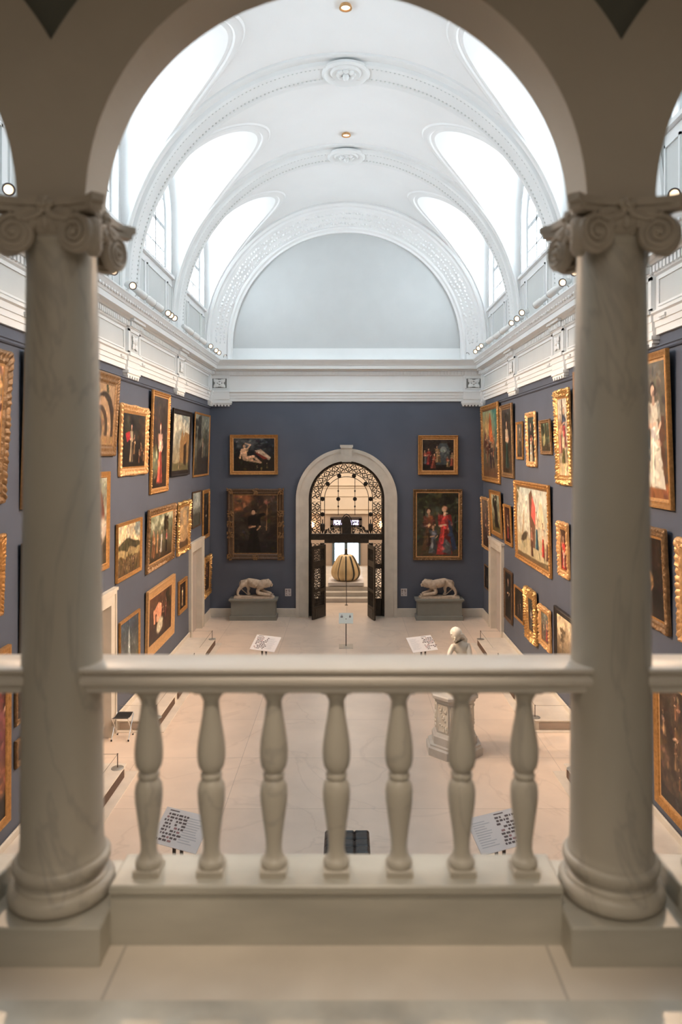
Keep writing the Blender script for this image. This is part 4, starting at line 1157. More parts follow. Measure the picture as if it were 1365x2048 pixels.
for sx in (-1, 1):
    for k in range(46):
        u = random.random(); x = .20+.55*u; zmax = .42*(1-u)**1.1+.12
        z = random.uniform(0.02, zmax)
        cr.ball((sx*x, YG, ZL+z), random.uniform(.018, .035), .02, random.uniform(.018, .035), 6, 4)
    for (x0, s) in ((.30, .30), (.48, .20), (.64, .15)):
        pts = [(sx*(x0+s*.3*math.cos(a*.4)*(1-a/16)), YG, ZL+s*.55+s*.45*math.sin(a*.4)*(1-a/16)) for a in range(16)]
        cr.tube(pts, .014, 5)
gb(cr, 'crest')
# swinging leaves
def leaf(hx, ang, label):
    t2 = thing('gate_leaf', label, 'gate leaf', (hx, YG-.06, 0.0), ang)
    W = .74; H = 2.46
    f = MB(); f.box(0, .09, -.025, .025, .015, H); f.box(W-.09, W, -.025, .025, .015, H); f.box(.09, W-.09, -.025, .025, H-.12, H); f.box(.09, W-.09, -.025, .025, .90, 1.0)
    f.box(.09, W-.09, -.025, .025, .015, .42); f.box(.13, W-.13, -.035, .035, .09, .35); f.box(.09, W-.09, -.02, .02, 1.75, 1.95)
    f.build('frame', M_IRON, t2, fix=False)
    g_ = MB()
    for (z0, z1) in ((.42, .90), (1.0, 1.75), (1.95, H-.12)):
        nx = 7
        for i in range(nx+1):
            x = .09+(W-.18)*i/nx; g_.box(x-.006, x+.006, -.008, .008, z0, z1)
        k = int((z1-z0)/.09)
        for j in range(k):
            zc_ = z0+(j+.5)*(z1-z0)/k
            for i in range(nx):
                x = .09+(W-.18)*(i+.5)/nx
                g_.tube([(x-.035, 0, zc_-.035), (x+.035, 0, zc_+.035)], .006, 4); g_.tube([(x+.035, 0, zc_-.035), (x-.035, 0, zc_+.035)], .006, 4)
    g_.build('lattice', M_IRON, t2, fix=False)
leaf(-.73, math.atan2(-.62, -.42), 'open left leaf of the iron gate swung towards the hall')
leaf(.74, math.atan2(-.70, .20), 'open right leaf of the iron gate swung towards the hall')

# ================================================================= TRACK SPOTLIGHTS
for sg, sd in ((-1, 'left'), (1, 'right')):
    tr = MB(); a, b = sorted((sg*4.42, sg*4.46)); tr.box(a, b, 4.0, 24.2, 8.765, 8.80)
    o = tr.build('lamp_track', M_STEEL); tag(o, 'thin metal lamp track lying on the %s cornice' % sd, 'lamp track')
def lamp(px, py, sg, kind, lit, label, power=1.0):
    X = 4.24; Z = (X-sg*CX)*F/abs(px-VX); z = CZ+(VY-py)*Z/F; z = max(8.885, min(9.02, z))
    t = thing('track_spotlight', label, 'spotlight', (sg*4.24, Z, 8.80), group='spotlights along the two cornices')
    h0 = z-8.80
    MB().tube([(sg*0.175, 0, -.015), (sg*0.06, 0, -.01), (sg*.02, 0, h0*.5), (0, 0, h0)], .012, 6).build('stem', M_LAMP, t)
    # aim direction in world
    if kind == 'cam': d = Vector((-sg*0.55, -0.80, -0.25))
    elif kind == 'near': d = Vector((-sg*0.75, -0.45, -0.5))
    else: d = Vector((-sg*0.45, 0.85, -0.35))
    d.normalize(); rot = d.to_track_quat('Z', 'Y').to_matrix().to_4x4(); rot.translation = Vector((0, 0, h0))
    b = MB(); b.lathe([(0.0, -.20), (.05, -.20), (.062, -.17), (.062, -.02), (.078, 0), (.078, .19), (.070, .19), (.066, .16), (.0, .16)], n=24, cap=False); b.xf(rot)
    b.build('housing', M_LAMP, t, smooth=True)
    l = MB(); l.lathe([(.072, .186), (.079, .195), (.072, .200), (.060, .195)], n=24, cap=False); l.xf(rot); l.build('rim', M_LENSO, t, smooth=True)
    g_ = MB(); g_.lathe([(0, .175), (.055, .168)], n=20, cap=False); g_.xf(rot); g_.build('lens', M_LENS, t, smooth=True)
    return t, Vector((sg*4.29, Z, z))
LL = [(12, 382, 'cam', 'spotlight glowing at the picture edge above the left balustrade, through the side arch'),
      (222, 543, 'cam', 'spotlight on the left cornice nearest to the left column capital'),
      (260, 574, 'cam', 'glowing spotlight on the left cornice, second from the left column capital'),
      (277, 588, 'far', 'spotlight seen from its side, just beyond the second glowing one on the left cornice'),
      (296, 602, 'far', 'first of two side-on spotlights in the middle of the left cornice'),
      (312, 617, 'far', 'second of two side-on spotlights in the middle of the left cornice'),
      (331, 628, 'cam', 'nearest of three glowing spotlights clustered midway on the left cornice'),
      (337, 632, 'cam', 'middle one of three glowing spotlights clustered midway on the left cornice'),
      (344, 638, 'cam', 'farthest of three glowing spotlights clustered midway on the left cornice'),
      (375, 662, 'far', 'side-on spotlight just beyond the second rib foot on the left cornice'),
      (388, 672, 'far', 'next side-on spotlight beyond the second rib foot on the left cornice'),
      (402, 684, 'far', 'side-on spotlight before the far glowing group on the left cornice'),
      (417, 692, 'cam', 'first small glowing spotlight at the far end of the left cornice'),
      (428, 701, 'cam', 'second small glowing spotlight at the far end of the left cornice'),
      (434, 706, 'cam', 'third small spotlight at the far end of the left cornice'),
      (443, 708, 'near', 'last small spotlight in the far left corner above the cornice')]
RL = [(1355, 393, 'cam', 'spotlight glowing at the picture edge above the right balustrade, through the side arch'),
      (1156, 543, 'cam', 'spotlight on the right cornice partly behind the right column'),
      (1132, 567, 'cam', 'big glowing spotlight on the right cornice next to the column scroll'),
      (1112, 582, 'far', 'side-on spotlight just beyond the big glowing one on the right cornice'),
      (1083, 606, 'far', 'large side-on spotlight in the middle of the right cornice'),
      (1050, 624, 'cam', 'nearest of three spaced glowing spotlights on the right cornice'),
      (1040, 636, 'cam', 'middle one of three spaced glowing spotlights on the right cornice'),
      (1029, 645, 'cam', 'farthest of three spaced glowing spotlights on the right cornice'),
      (1013, 659, 'far', 'side-on spotlight at the second rib foot of the right cornice'),
      (1000, 669, 'far', 'next side-on spotlight beyond the second rib foot on the right cornice'),
      (984, 678, 'far', 'side-on spotlight before the far glowing group on the right cornice'),
      (968, 690, 'cam', 'first small glowing spotlight at the far end of the right cornice'),
      (962, 695, 'cam', 'second small glowing spotlight at the far end of the right cornice'),
      (956, 702, 'cam', 'third small glowing spotlight at the far end of the right cornice'),
      (944, 704, 'near', 'small dark-rimmed spotlight at the far end of the right cornice'),
      (938, 711, 'near', 'last spotlight in the far right corner above the cornice')]
for sg, lst in ((-1, LL), (1, RL)):
    for i, (px, py, kd, lb) in enumerate(lst):
        t, p = lamp(px, py, sg, kd, True, lb)
# beams: one spot lamp in every third fitting, lighting the pictures on the facing wall
def beam(sg, y, ty, tz, pw_):
    l = bpy.data.lights.new('picture_beam', 'SPOT'); l.energy = pw_; l.color = (1.0, 0.67, 0.42); l.spot_size = R(62); l.spot_blend = 0.8; l.shadow_soft_size = 0.07
    o = bpy.data.objects.new('picture_beam', l); COL.objects.link(o); o.location = (sg*4.05, y, 8.93)
    d = Vector((-sg*XW, ty, tz))-Vector(o.location); o.rotation_euler = d.to_track_quat('-Z', 'Y').to_euler()
def column_beam(sg, y, tx):
    l = bpy.data.lights.new('arcade_beam', 'SPOT'); l.energy = 700; l.color = (1.0, 0.68, 0.44); l.spot_size = R(40); l.spot_blend = 0.8; l.shadow_soft_size = 0.07
    o = bpy.data.objects.new('arcade_beam', l); COL.objects.link(o); o.location = (sg*4.05, y, 8.93)
    d = Vector((tx, 2.6, 5.1))-Vector(o.location); o.rotation_euler = d.to_track_quat('-Z', 'Y').to_euler()
for sg in (-1, 1): column_beam(sg, 9.8, -sg*0.6)
for sg in (-1, 1):
    for (y, dy) in ((9.3, 0.5), (11.6, 0.3), (13.9, 0.2), (16.2, 0.0), (18.6, -.3), (21.0, -.2)):
        beam(sg, y, y+dy+.6, 3.6, SPOT_W)
for k, z, y in ((0, 13.82, 18.78), (1, 13.82, 13.39)):
    t = thing('ceiling_downlight', ('small round downlight at the vault crown between the two ribs', 'small round downlight at the vault crown at the top of the picture')[k], 'ceiling light', (0, y, z))
    MB().lathe([(.10, .04), (.12, 0), (.12, -.02), (.09, -.02)], n=24, cap=False).build('trim_ring', M_GOLDL, t, smooth=True)
    MB().lathe([(0, .0), (.085, .0)], n=20, cap=False).build('diffuser', M_LENS, t)
# ================================================================= PAINTINGS
# a small painter: soft shapes laid on a grid of vertex colours (pigment only)
def vnoise(U, V, f, seed):
    rg = np.random.RandomState(seed); n = int(f*6)+4; g = rg.rand(n, n)
    x = (U*f) % (n-2); y = (V*f) % (n-2); xi = x.astype(int); yi = y.astype(int); fx = x-xi; fy = y-yi
    fx = fx*fx*(3-2*fx); fy = fy*fy*(3-2*fy)
    return (g[yi, xi]*(1-fx)+g[yi, xi+1]*fx)*(1-fy)+(g[yi+1, xi]*(1-fx)+g[yi+1, xi+1]*fx)*fy
def fbm(U, V, f, seed):
    return (vnoise(U, V, f, seed)+0.5*vnoise(U, V, f*2.1, seed+1)+0.25*vnoise(U, V, f*4.3, seed+2))/1.75
def paint(asp, cell_n, ops, seed):
    ny = cell_n; nx = max(12, int(ny*asp))
    u = np.linspace(0, 1, nx); v = np.linspace(0, 1, ny); U, V = np.meshgrid(u*asp, v)
    img = np.zeros((ny, nx, 3)); A = asp
    rg = np.random.RandomState(seed)
    def put(mask, c):
        c = np.array(c, float); m = mask[..., None]; img[:] = img*(1-m)+c*m
    def ell(cx, cy, rx, ry, c, ang=0, soft=0.25, rough=0.0):
        dx = U-cx*A; dy = V-cy; ca, sa = math.cos(ang), math.sin(ang)
        a = (dx*ca+dy*sa)/rx; b = (-dx*sa+dy*ca)/ry; d = np.sqrt(a*a+b*b)
        if rough: d = d*(1+rough*(fbm(U, V, 9, seed+7)-.5))
        put(np.clip((1-d)/soft+0.5, 0, 1), c)
    def poly(pts, c, soft=0.012):
        m = np.ones_like(U)*1e9; inside = np.zeros_like(U, bool); n = len(pts)
        P = [(p[0]*A, p[1]) for p in pts]
        for i in range(n):
            (x0, y0), (x1, y1) = P[i], P[(i+1) % n]
            dx, dy = x1-x0, y1-y0; L = dx*dx+dy*dy+1e-9
            t = np.clip(((U-x0)*dx+(V-y0)*dy)/L, 0, 1); m = np.minimum(m, np.hypot(U-x0-t*dx, V-y0-t*dy))
            cond = ((y0 > V) != (y1 > V)) & (U < (x1-x0)*(V-y0)/((y1-y0) if abs(y1-y0) > 1e-9 else 1e-9)+x0)
            inside ^= cond
        s = np.where(inside, m, -m); put(np.clip(s/soft+0.5, 0, 1), c)
    def limb(x0, y0, x1, y1, w0, w1, c):
        dx, dy = (x1-x0)*A, y1-y0; L = dx*dx+dy*dy+1e-9; t = np.clip(((U-x0*A)*dx+(V-y0)*dy)/L, 0, 1)
        d = np.hypot(U-x0*A-t*dx, V-y0-t*dy)/(w0+(w1-w0)*t); put(np.clip((1-d)/.35+.5, 0, 1), c)
    def sh(c, k): return tuple(min(255, q*k) for q in c)
    def fig(cx, by, h, dress, top=None, skin=(205, 160, 125), hair=(60, 38, 25), lean=0.0):
        top = top or dress; w_ = h/A
        def X(f): return cx+f*w_
        poly([(X(-.17), by), (X(-.07+lean*.5), by+.55*h), (X(.07+lean*.5), by+.55*h), (X(.16), by)], dress)
        poly([(X(-.02), by), (X(.0+lean*.5), by+.5*h), (X(.07+lean*.5), by+.52*h), (X(.15), by)], sh(dress, .62))
        poly([(X(-.06), by+.05*h), (X(-.03+lean*.5), by+.5*h), (X(-.01+lean*.5), by+.5*h), (X(-.03), by+.05*h)], sh(dress, 1.3))
        poly([(X(-.08+lean*.5), by+.53*h), (X(-.11+lean*.8), by+.80*h), (X(.11+lean*.8), by+.80*h), (X(.08+lean*.5), by+.53*h)], top)
        limb(X(-.10+lean*.8), by+.78*h, X(-.10+lean*.6), by+.58*h, .035*h, .025*h, sh(top, .85)); limb(X(-.10+lean*.6), by+.58*h, X(.03+lean*.6), by+.60*h, .024*h, .018*h, skin)
        limb(X(.10+lean*.8), by+.78*h, X(.14+lean*.6), by+.60*h, .035*h, .022*h, sh(top, .7)); limb(X(.14+lean*.6), by+.60*h, X(.08+lean*.6), by+.52*h, .02*h, .016*h, skin)
        ell(X(lean), by+.93*h, .058*h, .068*h, hair); ell(X(lean-.01), by+.915*h, .043*h, .054*h, skin); limb(X(lean), by+.86*h, X(lean*.9), by+.80*h, .024*h, .03*h, sh(skin, .85))
    def nude(cx, cy, s, skin, dirn=1):
        w_ = s/A
        def X(f): return cx+f*w_*dirn
        ell(X(0), cy, .13*s, .26*s, skin, ang=.15*dirn); ell(X(.03), cy+.16*s, .15*s, .12*s, skin); limb(X(0), cy-.2*s, X(.45), cy-.12*s, .085*s, .06*s, skin); limb(X(.45), cy-.12*s, X(.8), cy-.42*s, .055*s, .035*s, sh(skin, .9))
        limb(X(.02), cy-.24*s, X(.75), cy-.40*s, .07*s, .04*s, sh(skin, .8)); ell(X(-.02), cy+.38*s, .085*s, .10*s, (60, 35, 22)); ell(X(.0), cy+.36*s, .065*s, .082*s, sh(skin, .95))
        limb(X(-.12), cy+.2*s, X(-.2), cy-.2*s, .045*s, .03*s, skin); limb(X(.12), cy+.22*s, X(.28), cy+.42*s, .042*s, .032*s, skin); limb(X(.28), cy+.42*s, X(.05), cy+.5*s, .03*s, .026*s, skin)
    def crowd(n, u0, u1, v0, v1, h, pal):
        for k in range(n):
            cx = rg.uniform(u0, u1); by = v1+(v0-v1)*(k+rg.rand())/n; hh = h*(0.75+.5*rg.rand())
            fig(cx, by, hh, pal[rg.randint(len(pal))], pal[rg.randint(len(pal))], (195, 150, 115), (50, 32, 22), rg.uniform(-.12, .12))
    def tree(cx, by, h, c, k=14):
        limb(cx, by, cx+.02, by+.6*h, .03*h, .015*h, sh(c, .5))
        for j in range(k):
            ell(cx+rg.uniform(-.28, .28)*h/A, by+h*rg.uniform(.45, 1), rg.uniform(.08, .2)*h, rg.uniform(.06, .13)*h, sh(c, rg.uniform(.7, 1.25)), soft=.5, rough=.9)
    for op in ops:
        k = op[0]
        if k == 'bg':
            t = V[..., None]; img[:] = np.array(op[2], float)*(1-t)+np.array(op[1], float)*t
        elif k == 'cl':
            n = fbm(U+op[4] if len(op) > 4 else U, V*1.6, op[2], seed+11); m = np.clip((n-.5)*4+.5, 0, 1)*np.clip((V-op[3])*6, 0, 1)*.8; put(m, op[1])
        elif k == 'mo':
            n = fbm(U, V, op[2], seed+23); img *= (1+op[1]*(n-.5)*2)[..., None]
        elif k == 'hi':
            base = op[2]+op[3]*(vnoise(U, U*0, op[4], seed+31)-.5); put(np.clip((base-V)/.015+.5, 0, 1), op[1])
        elif k == 'el': ell(*op[1:])
        elif k == 'po': poly(*op[1:])
        elif k == 'li': limb(*op[1:])
        elif k == 'fg': fig(*op[1:])
        elif k == 'nu': nude(*op[1:])
        elif k == 'cr': crowd(*op[1:])
        elif k == 'tr': tree(*op[1:])
    # brush daubs in broken variants of the local colour
    gray = img.mean()
    for k in range(260):
        j = rg.randint(ny); i = rg.randint(nx); r1 = rg.uniform(.012, .045)*ny; r2 = r1*rg.uniform(.25, .7); a = rg.uniform(0, PI)
        base = img[j, i].copy(); c = base*rg.uniform(.62, 1.38 if gray > 90 else 1.6)+rg.uniform(-10, 14, 3)+np.array([6, 2, -4])*rg.uniform(-1, 1.5)
        R_ = int(r1)+2; j0, j1, i0, i1 = max(0, j-R_), min(ny, j+R_+1), max(0, i-R_), min(nx, i+R_+1)
        yy, xx = np.mgrid[j0:j1, i0:i1]; dx = xx-i; dy = yy-j
        d = np.sqrt(((dx*math.cos(a)+dy*math.sin(a))/r1)**2+((-dx*math.sin(a)+dy*math.cos(a))/max(r2, 1))**2)
        m = (np.clip((1-d)/.5+.5, 0, 1)*.6)[..., None]; img[j0:j1, i0:i1] = img[j0:j1, i0:i1]*(1-m)+c*m
    img = np.clip(img, 0, 255); lum = img.mean(2, keepdims=True); img = lum+(img-lum)*.86
    n = fbm(U, V, 14, seed+41); img *= (1+.25*(n-.5))[..., None]
    img = np.clip(img, 0, 255)/255.0
    return np.where(img <= .04045, img/12.92, ((img+.055)/1.055)**2.4)

M_CANVAS = bpy.data.materials.new('painted canvas'); M_CANVAS.use_nodes = True
_nt = M_CANVAS.node_tree; _b = _nt.nodes['Principled BSDF']; _b.inputs['Roughness'].default_value = 0.42; _b.inputs['Specular IOR Level'].default_value = 0.35
_a = _nt.nodes.new('ShaderNodeVertexColor'); _a.layer_name = 'pigment'; _nt.links.new(_a.outputs[0], _b.inputs['Base Color'])
_n = _nt.nodes.new('ShaderNodeTexNoise'); _n.inputs['Scale'].default_value = 60; _bp = _nt.nodes.new('ShaderNodeBump'); _bp.inputs['Strength'].default_value = .15; _bp.inputs['Distance'].default_value = .01
_nt.links.new(_n.outputs['Fac'], _bp.inputs['Height']); _nt.links.new(_bp.outputs[0], _b.inputs['Normal'])

def canvas(w_, h_, y, ops, seed, parent):
    ny = int(min(150, max(40, h_/0.018))); C = paint(w_/h_, ny, ops, seed); ny, nx = C.shape[:2]
    xs = np.linspace(-w_/2, w_/2, nx); zs = np.linspace(-h_/2, h_/2, ny); X, Z = np.meshgrid(xs, zs)
    co = np.stack([X.ravel(), np.full(X.size, y), Z.ravel()], 1)
    idx = np.arange(nx*ny).reshape(ny, nx)
    q = np.stack([idx[:-1, :-1], idx[:-1, 1:], idx[1:, 1:], idx[1:, :-1]], -1).reshape(-1, 4)
    me = bpy.data.meshes.new('canvas'); me.from_pydata(co.tolist(), [], q.tolist())
    at = me.color_attributes.new('pigment', 'FLOAT_COLOR', 'POINT')
    col = np.ones((nx*ny, 4), np.float32); col[:, :3] = C.reshape(-1, 3); at.data.foreach_set('color', col.ravel())
    me.materials.append(M_CANVAS); o = bpy.data.objects.new('canvas', me); COL.objects.link(o); o.parent = parent
    return o

PROF = {  # (t across the moulding 0 outer..1 inner, height share)
    'plain': [(0, 0), (0, .80), (.06, 1.0), (.30, .92), (.42, .72), (.75, .62), (.82, .74), (.90, .66), (1.0, .36)],
    'carved': [(0, 0), (0, .62), (.06, .85), (.16, 1.0), (.26, 1.0), (.38, .78), (.52, .62), (.66, .66), (.78, .72), (.86, .62), (1.0, .34)],
    'deep': [(0, 0), (0, .9), (.08, 1.0), (.18, .96), (.30, .70), (.50, .52), (.70, .44), (.80, .50), (.88, .42), (1.0, .28)],
}
def moulding(w_, h_, fw, fd, style, amp, lam, wav, seed, profile):
    mb = MB(); pr = PROF[profile]; rg = random.Random(seed)
    O = [(-w_/2, -h_/2), (w_/2, -h_/2), (w_/2, h_/2), (-w_/2, h_/2)]
    I = [(-w_/2+fw, -h_/2+fw), (w_/2-fw, -h_/2+fw), (w_/2-fw, h_/2-fw), (-w_/2+fw, h_/2-fw)]
    for k in range(4):
        o0, o1, i0, i1 = O[k], O[(k+1) % 4], I[k], I[(k+1) % 4]
        L = math.hypot(o1[0]-o0[0], o1[1]-o0[1]); n = max(2, int(L/(lam/4.0))) if amp > 0 or wav > 0 else 2
        d = ((o1[0]-o0[0])/L, (o1[1]-o0[1])/L); nr = (d[1], -d[0])
        vs = []
        for j in range(n+1):
            f = j/n; s = f*L
            c = abs(math.sin(PI*s/lam)); c2 = abs(math.sin(PI*s/(lam*2.7)+1))
            env = math.sin(PI*f)**.15 if 0 < f < 1 else 0
            # stronger ornament at corners and centres
            cart = max(math.exp(-((f-.5)*L/(.9*fw+.05))**2), math.exp(-(f*L/(1.6*fw))**2), math.exp(-((1-f)*L/(1.6*fw))**2))
            for (t, hgt) in pr:
                px = o0[0]+(o1[0]-o0[0])*f; pz = o0[1]+(o1[1]-o0[1])*f; qx = i0[0]+(i1[0]-i0[0])*f; qz = i0[1]+(i1[1]-i0[1])*f
                x, z = px+(qx-px)*t, pz+(qz-pz)*t
                dz = 0
                if amp > 0 and 0.04 < t < .9: dz = amp*(c-.5)*math.sin(PI*min(1, t*1.6)) + amp*.6*(c2-.5)*math.sin(PI*t) + amp*rg.uniform(-.35, .35)
                if wav > 0 and t < .5 and env:
                    ww = wav*(cart*1.0+.35*c2+.25*c)*(1-2*t)*env; x += nr[0]*ww; z += nr[1]*ww
                    dz += wav*.5*cart*math.sin(PI*min(1, t*2))
                vs.append((x, -(hgt*fd+(dz if hgt > 0 else 0)), z))
        m = len(pr); mb.add(vs, [(j*m+i, j*m+i+1, (j+1)*m+i+1, (j+1)*m+i) for j in range(n) for i in range(m-1)])
    return mb
FR = {  # style: outer material, inner material, amplitude, wavelength, waviness, profile
    'plain': (M_GOLD, M_GOLDL, 0, .1, 0, 'plain'), 'pale': (M_GOLDL, M_GOLDL, 0, .1, 0, 'deep'), 'bead': (M_GOLD, M_GOLDL, .012, .06, 0, 'carved'),
    'carved': (M_GOLD, M_GOLDD, .022, .085, 0, 'carved'), 'rich': (M_GOLDL, M_GOLD, .026, .10, .018, 'carved'), 'ornate': (M_GOLDB, M_GOLD, .036, .075, .028, 'carved'),
    'black': (M_EBON, M_EBON, 0, .1, 0, 'deep'), 'brown': (M_BROWN, M_GOLDD, .006, .07, 0, 'carved'), 'dull': (M_GOLDD, M_GOLDD, .010, .07, 0, 'carved'),
    'dullrich': (M_GOLDD, M_GOLD, .022, .10, .012, 'carved'), 'twist': (M_GOLDD, M_GOLDL, .030, .075, 0, 'carved'),
}
pseed = [100]
def painting(label, loc, rz, w_, h_, tilt, fw, fd, style, ops, group=None):
    pseed[0] += 13
    group = group or ('framed paintings on the back wall' if rz == 0 else 'framed paintings on the left wall' if rz > 0 else 'framed paintings on the right wall')
    t = thing('framed_painting', label, 'painting', loc, 0, group); t.rotation_euler = (tilt, 0, rz)
    om, im, amp, lam, wav, prn = FR[style]
    fr = MB(); q = moulding(w_, h_, fw, fd, style, amp, lam, wav, pseed[0], prn); fr.add(q.v, q.f)
    fo = fr.build('frame', om, t, smooth=True)
    # backing board and inner slip
    li = MB(); a, b = w_/2-fw, h_/2-fw; s_ = min(.035, fw*.3)
    for (x0, x1, z0, z1) in ((-a, a, -b, -b+s_), (-a, a, b-s_, b), (-a, -a+s_, -b+s_, b-s_), (a-s_, a, -b+s_, b-s_)): li.box(x0, x1, -fd*.36, -fd*.12, z0, z1)
    li.build('inner_slip', im, fo)
    MB().box(-w_/2+.01, w_/2-.01, -.006, 0, -h_/2+.01, h_/2-.01).build('backing', M_DARK, t)
    canvas(w_-2*fw, h_-2*fw, -(.008+fd*.22), ops, pseed[0], t)
    return t, fo
def side_painting(sg, near_x, ft, fb, fw, fd, style, ops, label, group=None):
    """ft, fb: image points of the far edge of the frame's front; near_x: image x of its near back edge"""
    Xw = XW-sg*CX; fd *= .6; fw *= .86
    o_t, o_b = abs(ft[0]-VX), abs(fb[0]-VX); Xb = Xw-fd-.01
    Zf = Xb*F/o_b; zb = CZ+(VY-fb[1])*Zf/F; zt = CZ+(VY-ft[1])*Zf/F; H = zt-zb
    Xt = Xb*o_t/o_b; lean = max(0.0, min(.13*H, Xb-Xt)); tilt = math.asin(min(.3, lean/H))
    Zn = (Xw-lean*.5)*F/abs(near_x-VX); W = Zf-Zn
    if W < .25: W = .25
    # place so that the front face sits at the measured depth
    hb = H/2; cz = (zt+zb)/2
    back = .01+lean/2
    yc = (Zf+Zn)/2
    p, fo = painting(label, (sg*(XW-back), yc, cz), -sg*PI/2, W, H/math.cos(tilt), tilt, fw, fd, style, ops, group)
    return p, fo
def back_painting(x0, x1, y0, y1, fw, fd, style, ops, label):
    Z = YB-.10; w_ = (x1-x0)*Z/F; h_ = (y1-y0)*Z/F
    return painting(label, (((x0+x1)/2-VX)*Z/F+CX, YB-.03, CZ+(VY-(y0+y1)/2)*Z/F), 0, w_, h_, R(1.2), fw, fd, style, ops)

SK = (208, 160, 122); DK = (30, 22, 18)
land = lambda s1, s2, g1, g2: [('bg', s1, s2), ('cl', (235, 225, 205), 4, .5)]+[('hi', g1, .52, .2, 3), ('hi', g2, .36, .15, 5), ('mo', .35, 8)]
# ---- back wall
back_painting(460, 556, 869.4, 949.3, .095, .09, 'plain', [('bg', (26, 34, 44), (24, 18, 14)), ('cl', (88, 92, 92), 5, .55), ('mo', .5, 9), ('hi', (34, 28, 20), .42, .2, 4), ('nu', .27, .52, .62, (214, 166, 128)), ('po', [(.52, .62), (.66, .66), (.9, .42), (.86, .34), (.6, .48)], (196, 168, 140)), ('po', [(.50, .58), (.58, .56), (.84, .38), (.72, .36)], (120, 40, 30)), ('cr', 3, .05, .95, .02, .1, .14, [(90, 70, 40), (50, 50, 30)])],
              'gold framed painting of a pale reclining nude, upper left of the arched gate')
p, fo = back_painting(455, 567.6, 977.5, 1119.6, .19, .09, 'brown', [('bg', (62, 44, 28), (20, 17, 16)), ('el', .25, .95, .35, .25, (190, 110, 62), 0, 1.2, .8), ('cl', (60, 52, 46), 4, .1), ('mo', .5, 5), ('hi', (26, 24, 24), .22, .08, 4), ('fg', .46, .02, .74, (16, 13, 12), (18, 14, 13), (190, 145, 110), (30, 20, 15)), ('li', .40, .60, .68, .66, .045, .03, (18, 14, 12)), ('li', .74, .40, .76, .86, .007, .006, (150, 110, 70)), ('el', .74, .86, .02, .03, (170, 90, 70))],
              'dark painting of a black-robed man, black frame with gilt corner ornaments, left of gate')
cm = [(sx, sz) for sx in (-1, 0, 1) for sz in (-1, 0, 1, -.33, .33) if not (sx == 0 and abs(sz) < .9)]
for (sx, sz) in cm:
    q = MB(); rr = random.Random(int(sx*7+sz*31+50)); cx, czz = sx*(.955-.095), sz*(1.205-.095)
    for k in range(26):
        q.ball((cx+rr.uniform(-.10, .10), -.085, czz+rr.uniform(-.10, .10)), rr.uniform(.018, .032), .02, rr.uniform(.018, .032), 6, 4)
    q.build('corner_ornament', M_GOLDD, fo, smooth=True, fix=False)
back_painting(837, 917.3, 870.3, 949.8, .12, .09, 'bead', [('bg', (52, 44, 38), (26, 20, 17)), ('mo', .6, 6), ('po', [(.45, .2), (.45, .7), (.55, .86), (.75, .86), (.85, .7), (.85, .2)], (66, 74, 76)), ('el', .66, .66, .1, .1, (120, 125, 120)), ('cr', 7, .08, .95, .08, .3, .42, [(130, 40, 40), (150, 70, 50), (90, 90, 96), (150, 120, 80)]), ('hi', (30, 22, 18), .1, .04, 4)],
              'gold framed painting of a dim crowded interior, upper right of the arched gate')
back_painting(827, 925.5, 978.4, 1120.6, .10, .09, 'twist', [('bg', (74, 78, 62), (36, 32, 22)), ('tr', .18, .5, .6, (50, 52, 34)), ('tr', .6, .55, .5, (64, 62, 36)), ('tr', .9, .4, .6, (40, 40, 30)), ('mo', .4, 6), ('hi', (74, 62, 42), .16, .06, 4), ('fg', .30, .10, .66, (88, 62, 40), (112, 62, 44)), ('fg', .40, .06, .44, (96, 98, 104), (104, 106, 112), SK, (120, 84, 50)), ('fg', .66, .04, .76, (176, 52, 48), (186, 56, 50), (222, 176, 140), (140, 96, 56)), ('po', [(.72, .6), (.80, .55), (.95, .12), (.84, .10)], (40, 56, 84)), ('po', [(.60, .08), (.66, .3), (.80, .2), (.82, .04)], (84, 88, 88))],
              'painting of three walking figures, one in red, at the lower right of the gate')

# ---- left wall, top row
P_ = side_painting
P_(-1, -70, (29.7, 706), (12.8, 1005), .20, .10, 'dullrich', [('bg', (150, 96, 56), (34, 22, 16)), ('cl', (196, 150, 100), 4, .45), ('el', .75, .78, .22, .2, (206, 150, 96), 0, 1.0, .6), ('mo', .6, 5), ('cr', 12, .05, .95, .02, .42, .3, [(180, 130, 90), (90, 50, 36), (60, 44, 34)]), ('mo', .3, 12)],
   'large cloudy brown painting cut by the left picture edge, top row left of the column')
P_(-1, 43, (118, 716), (109, 1008), .13, .09, 'plain', [('bg', (66, 50, 38), (30, 22, 18)), ('mo', .4, 5), ('fg', .5, .04, .86, (70, 40, 36), (80, 46, 40))],
   'tall gilt-edged painting in the top row mostly hidden behind the left column')
P_(-1, 128, (243, 753), (233, 912), .22, .10, 'dull', [('bg', (172, 138, 100), (112, 82, 54)), ('po', [(.0, .0), (.0, .9), (.16, .98), (.20, .1)], (84, 60, 40)), ('el', .74, .30, .52, .56, (62, 50, 38), 0, .05), ('el', .68, .26, .46, .52, (166, 132, 96), 0, .05), ('el', .66, .26, .34, .38, (74, 58, 44), 0, .06), ('el', .62, .24, .29, .33, (146, 114, 82), 0, .06), ('el', .60, .24, .20, .24, (66, 52, 38), 0, .08), ('el', .58, .23, .15, .19, (128, 100, 72), 0, .08), ('el', .57, .24, .04, .10, (205, 190, 160)), ('hi', (150, 116, 76), .16, .02, 4), ('cr', 4, .2, .7, .04, .1, .12, [(120, 60, 40), (80, 60, 40)]), ('tr', .8, .78, .2, (86, 80, 50))],
   'painting of receding vaulted arches in a broad dull gilt frame beside the left column')
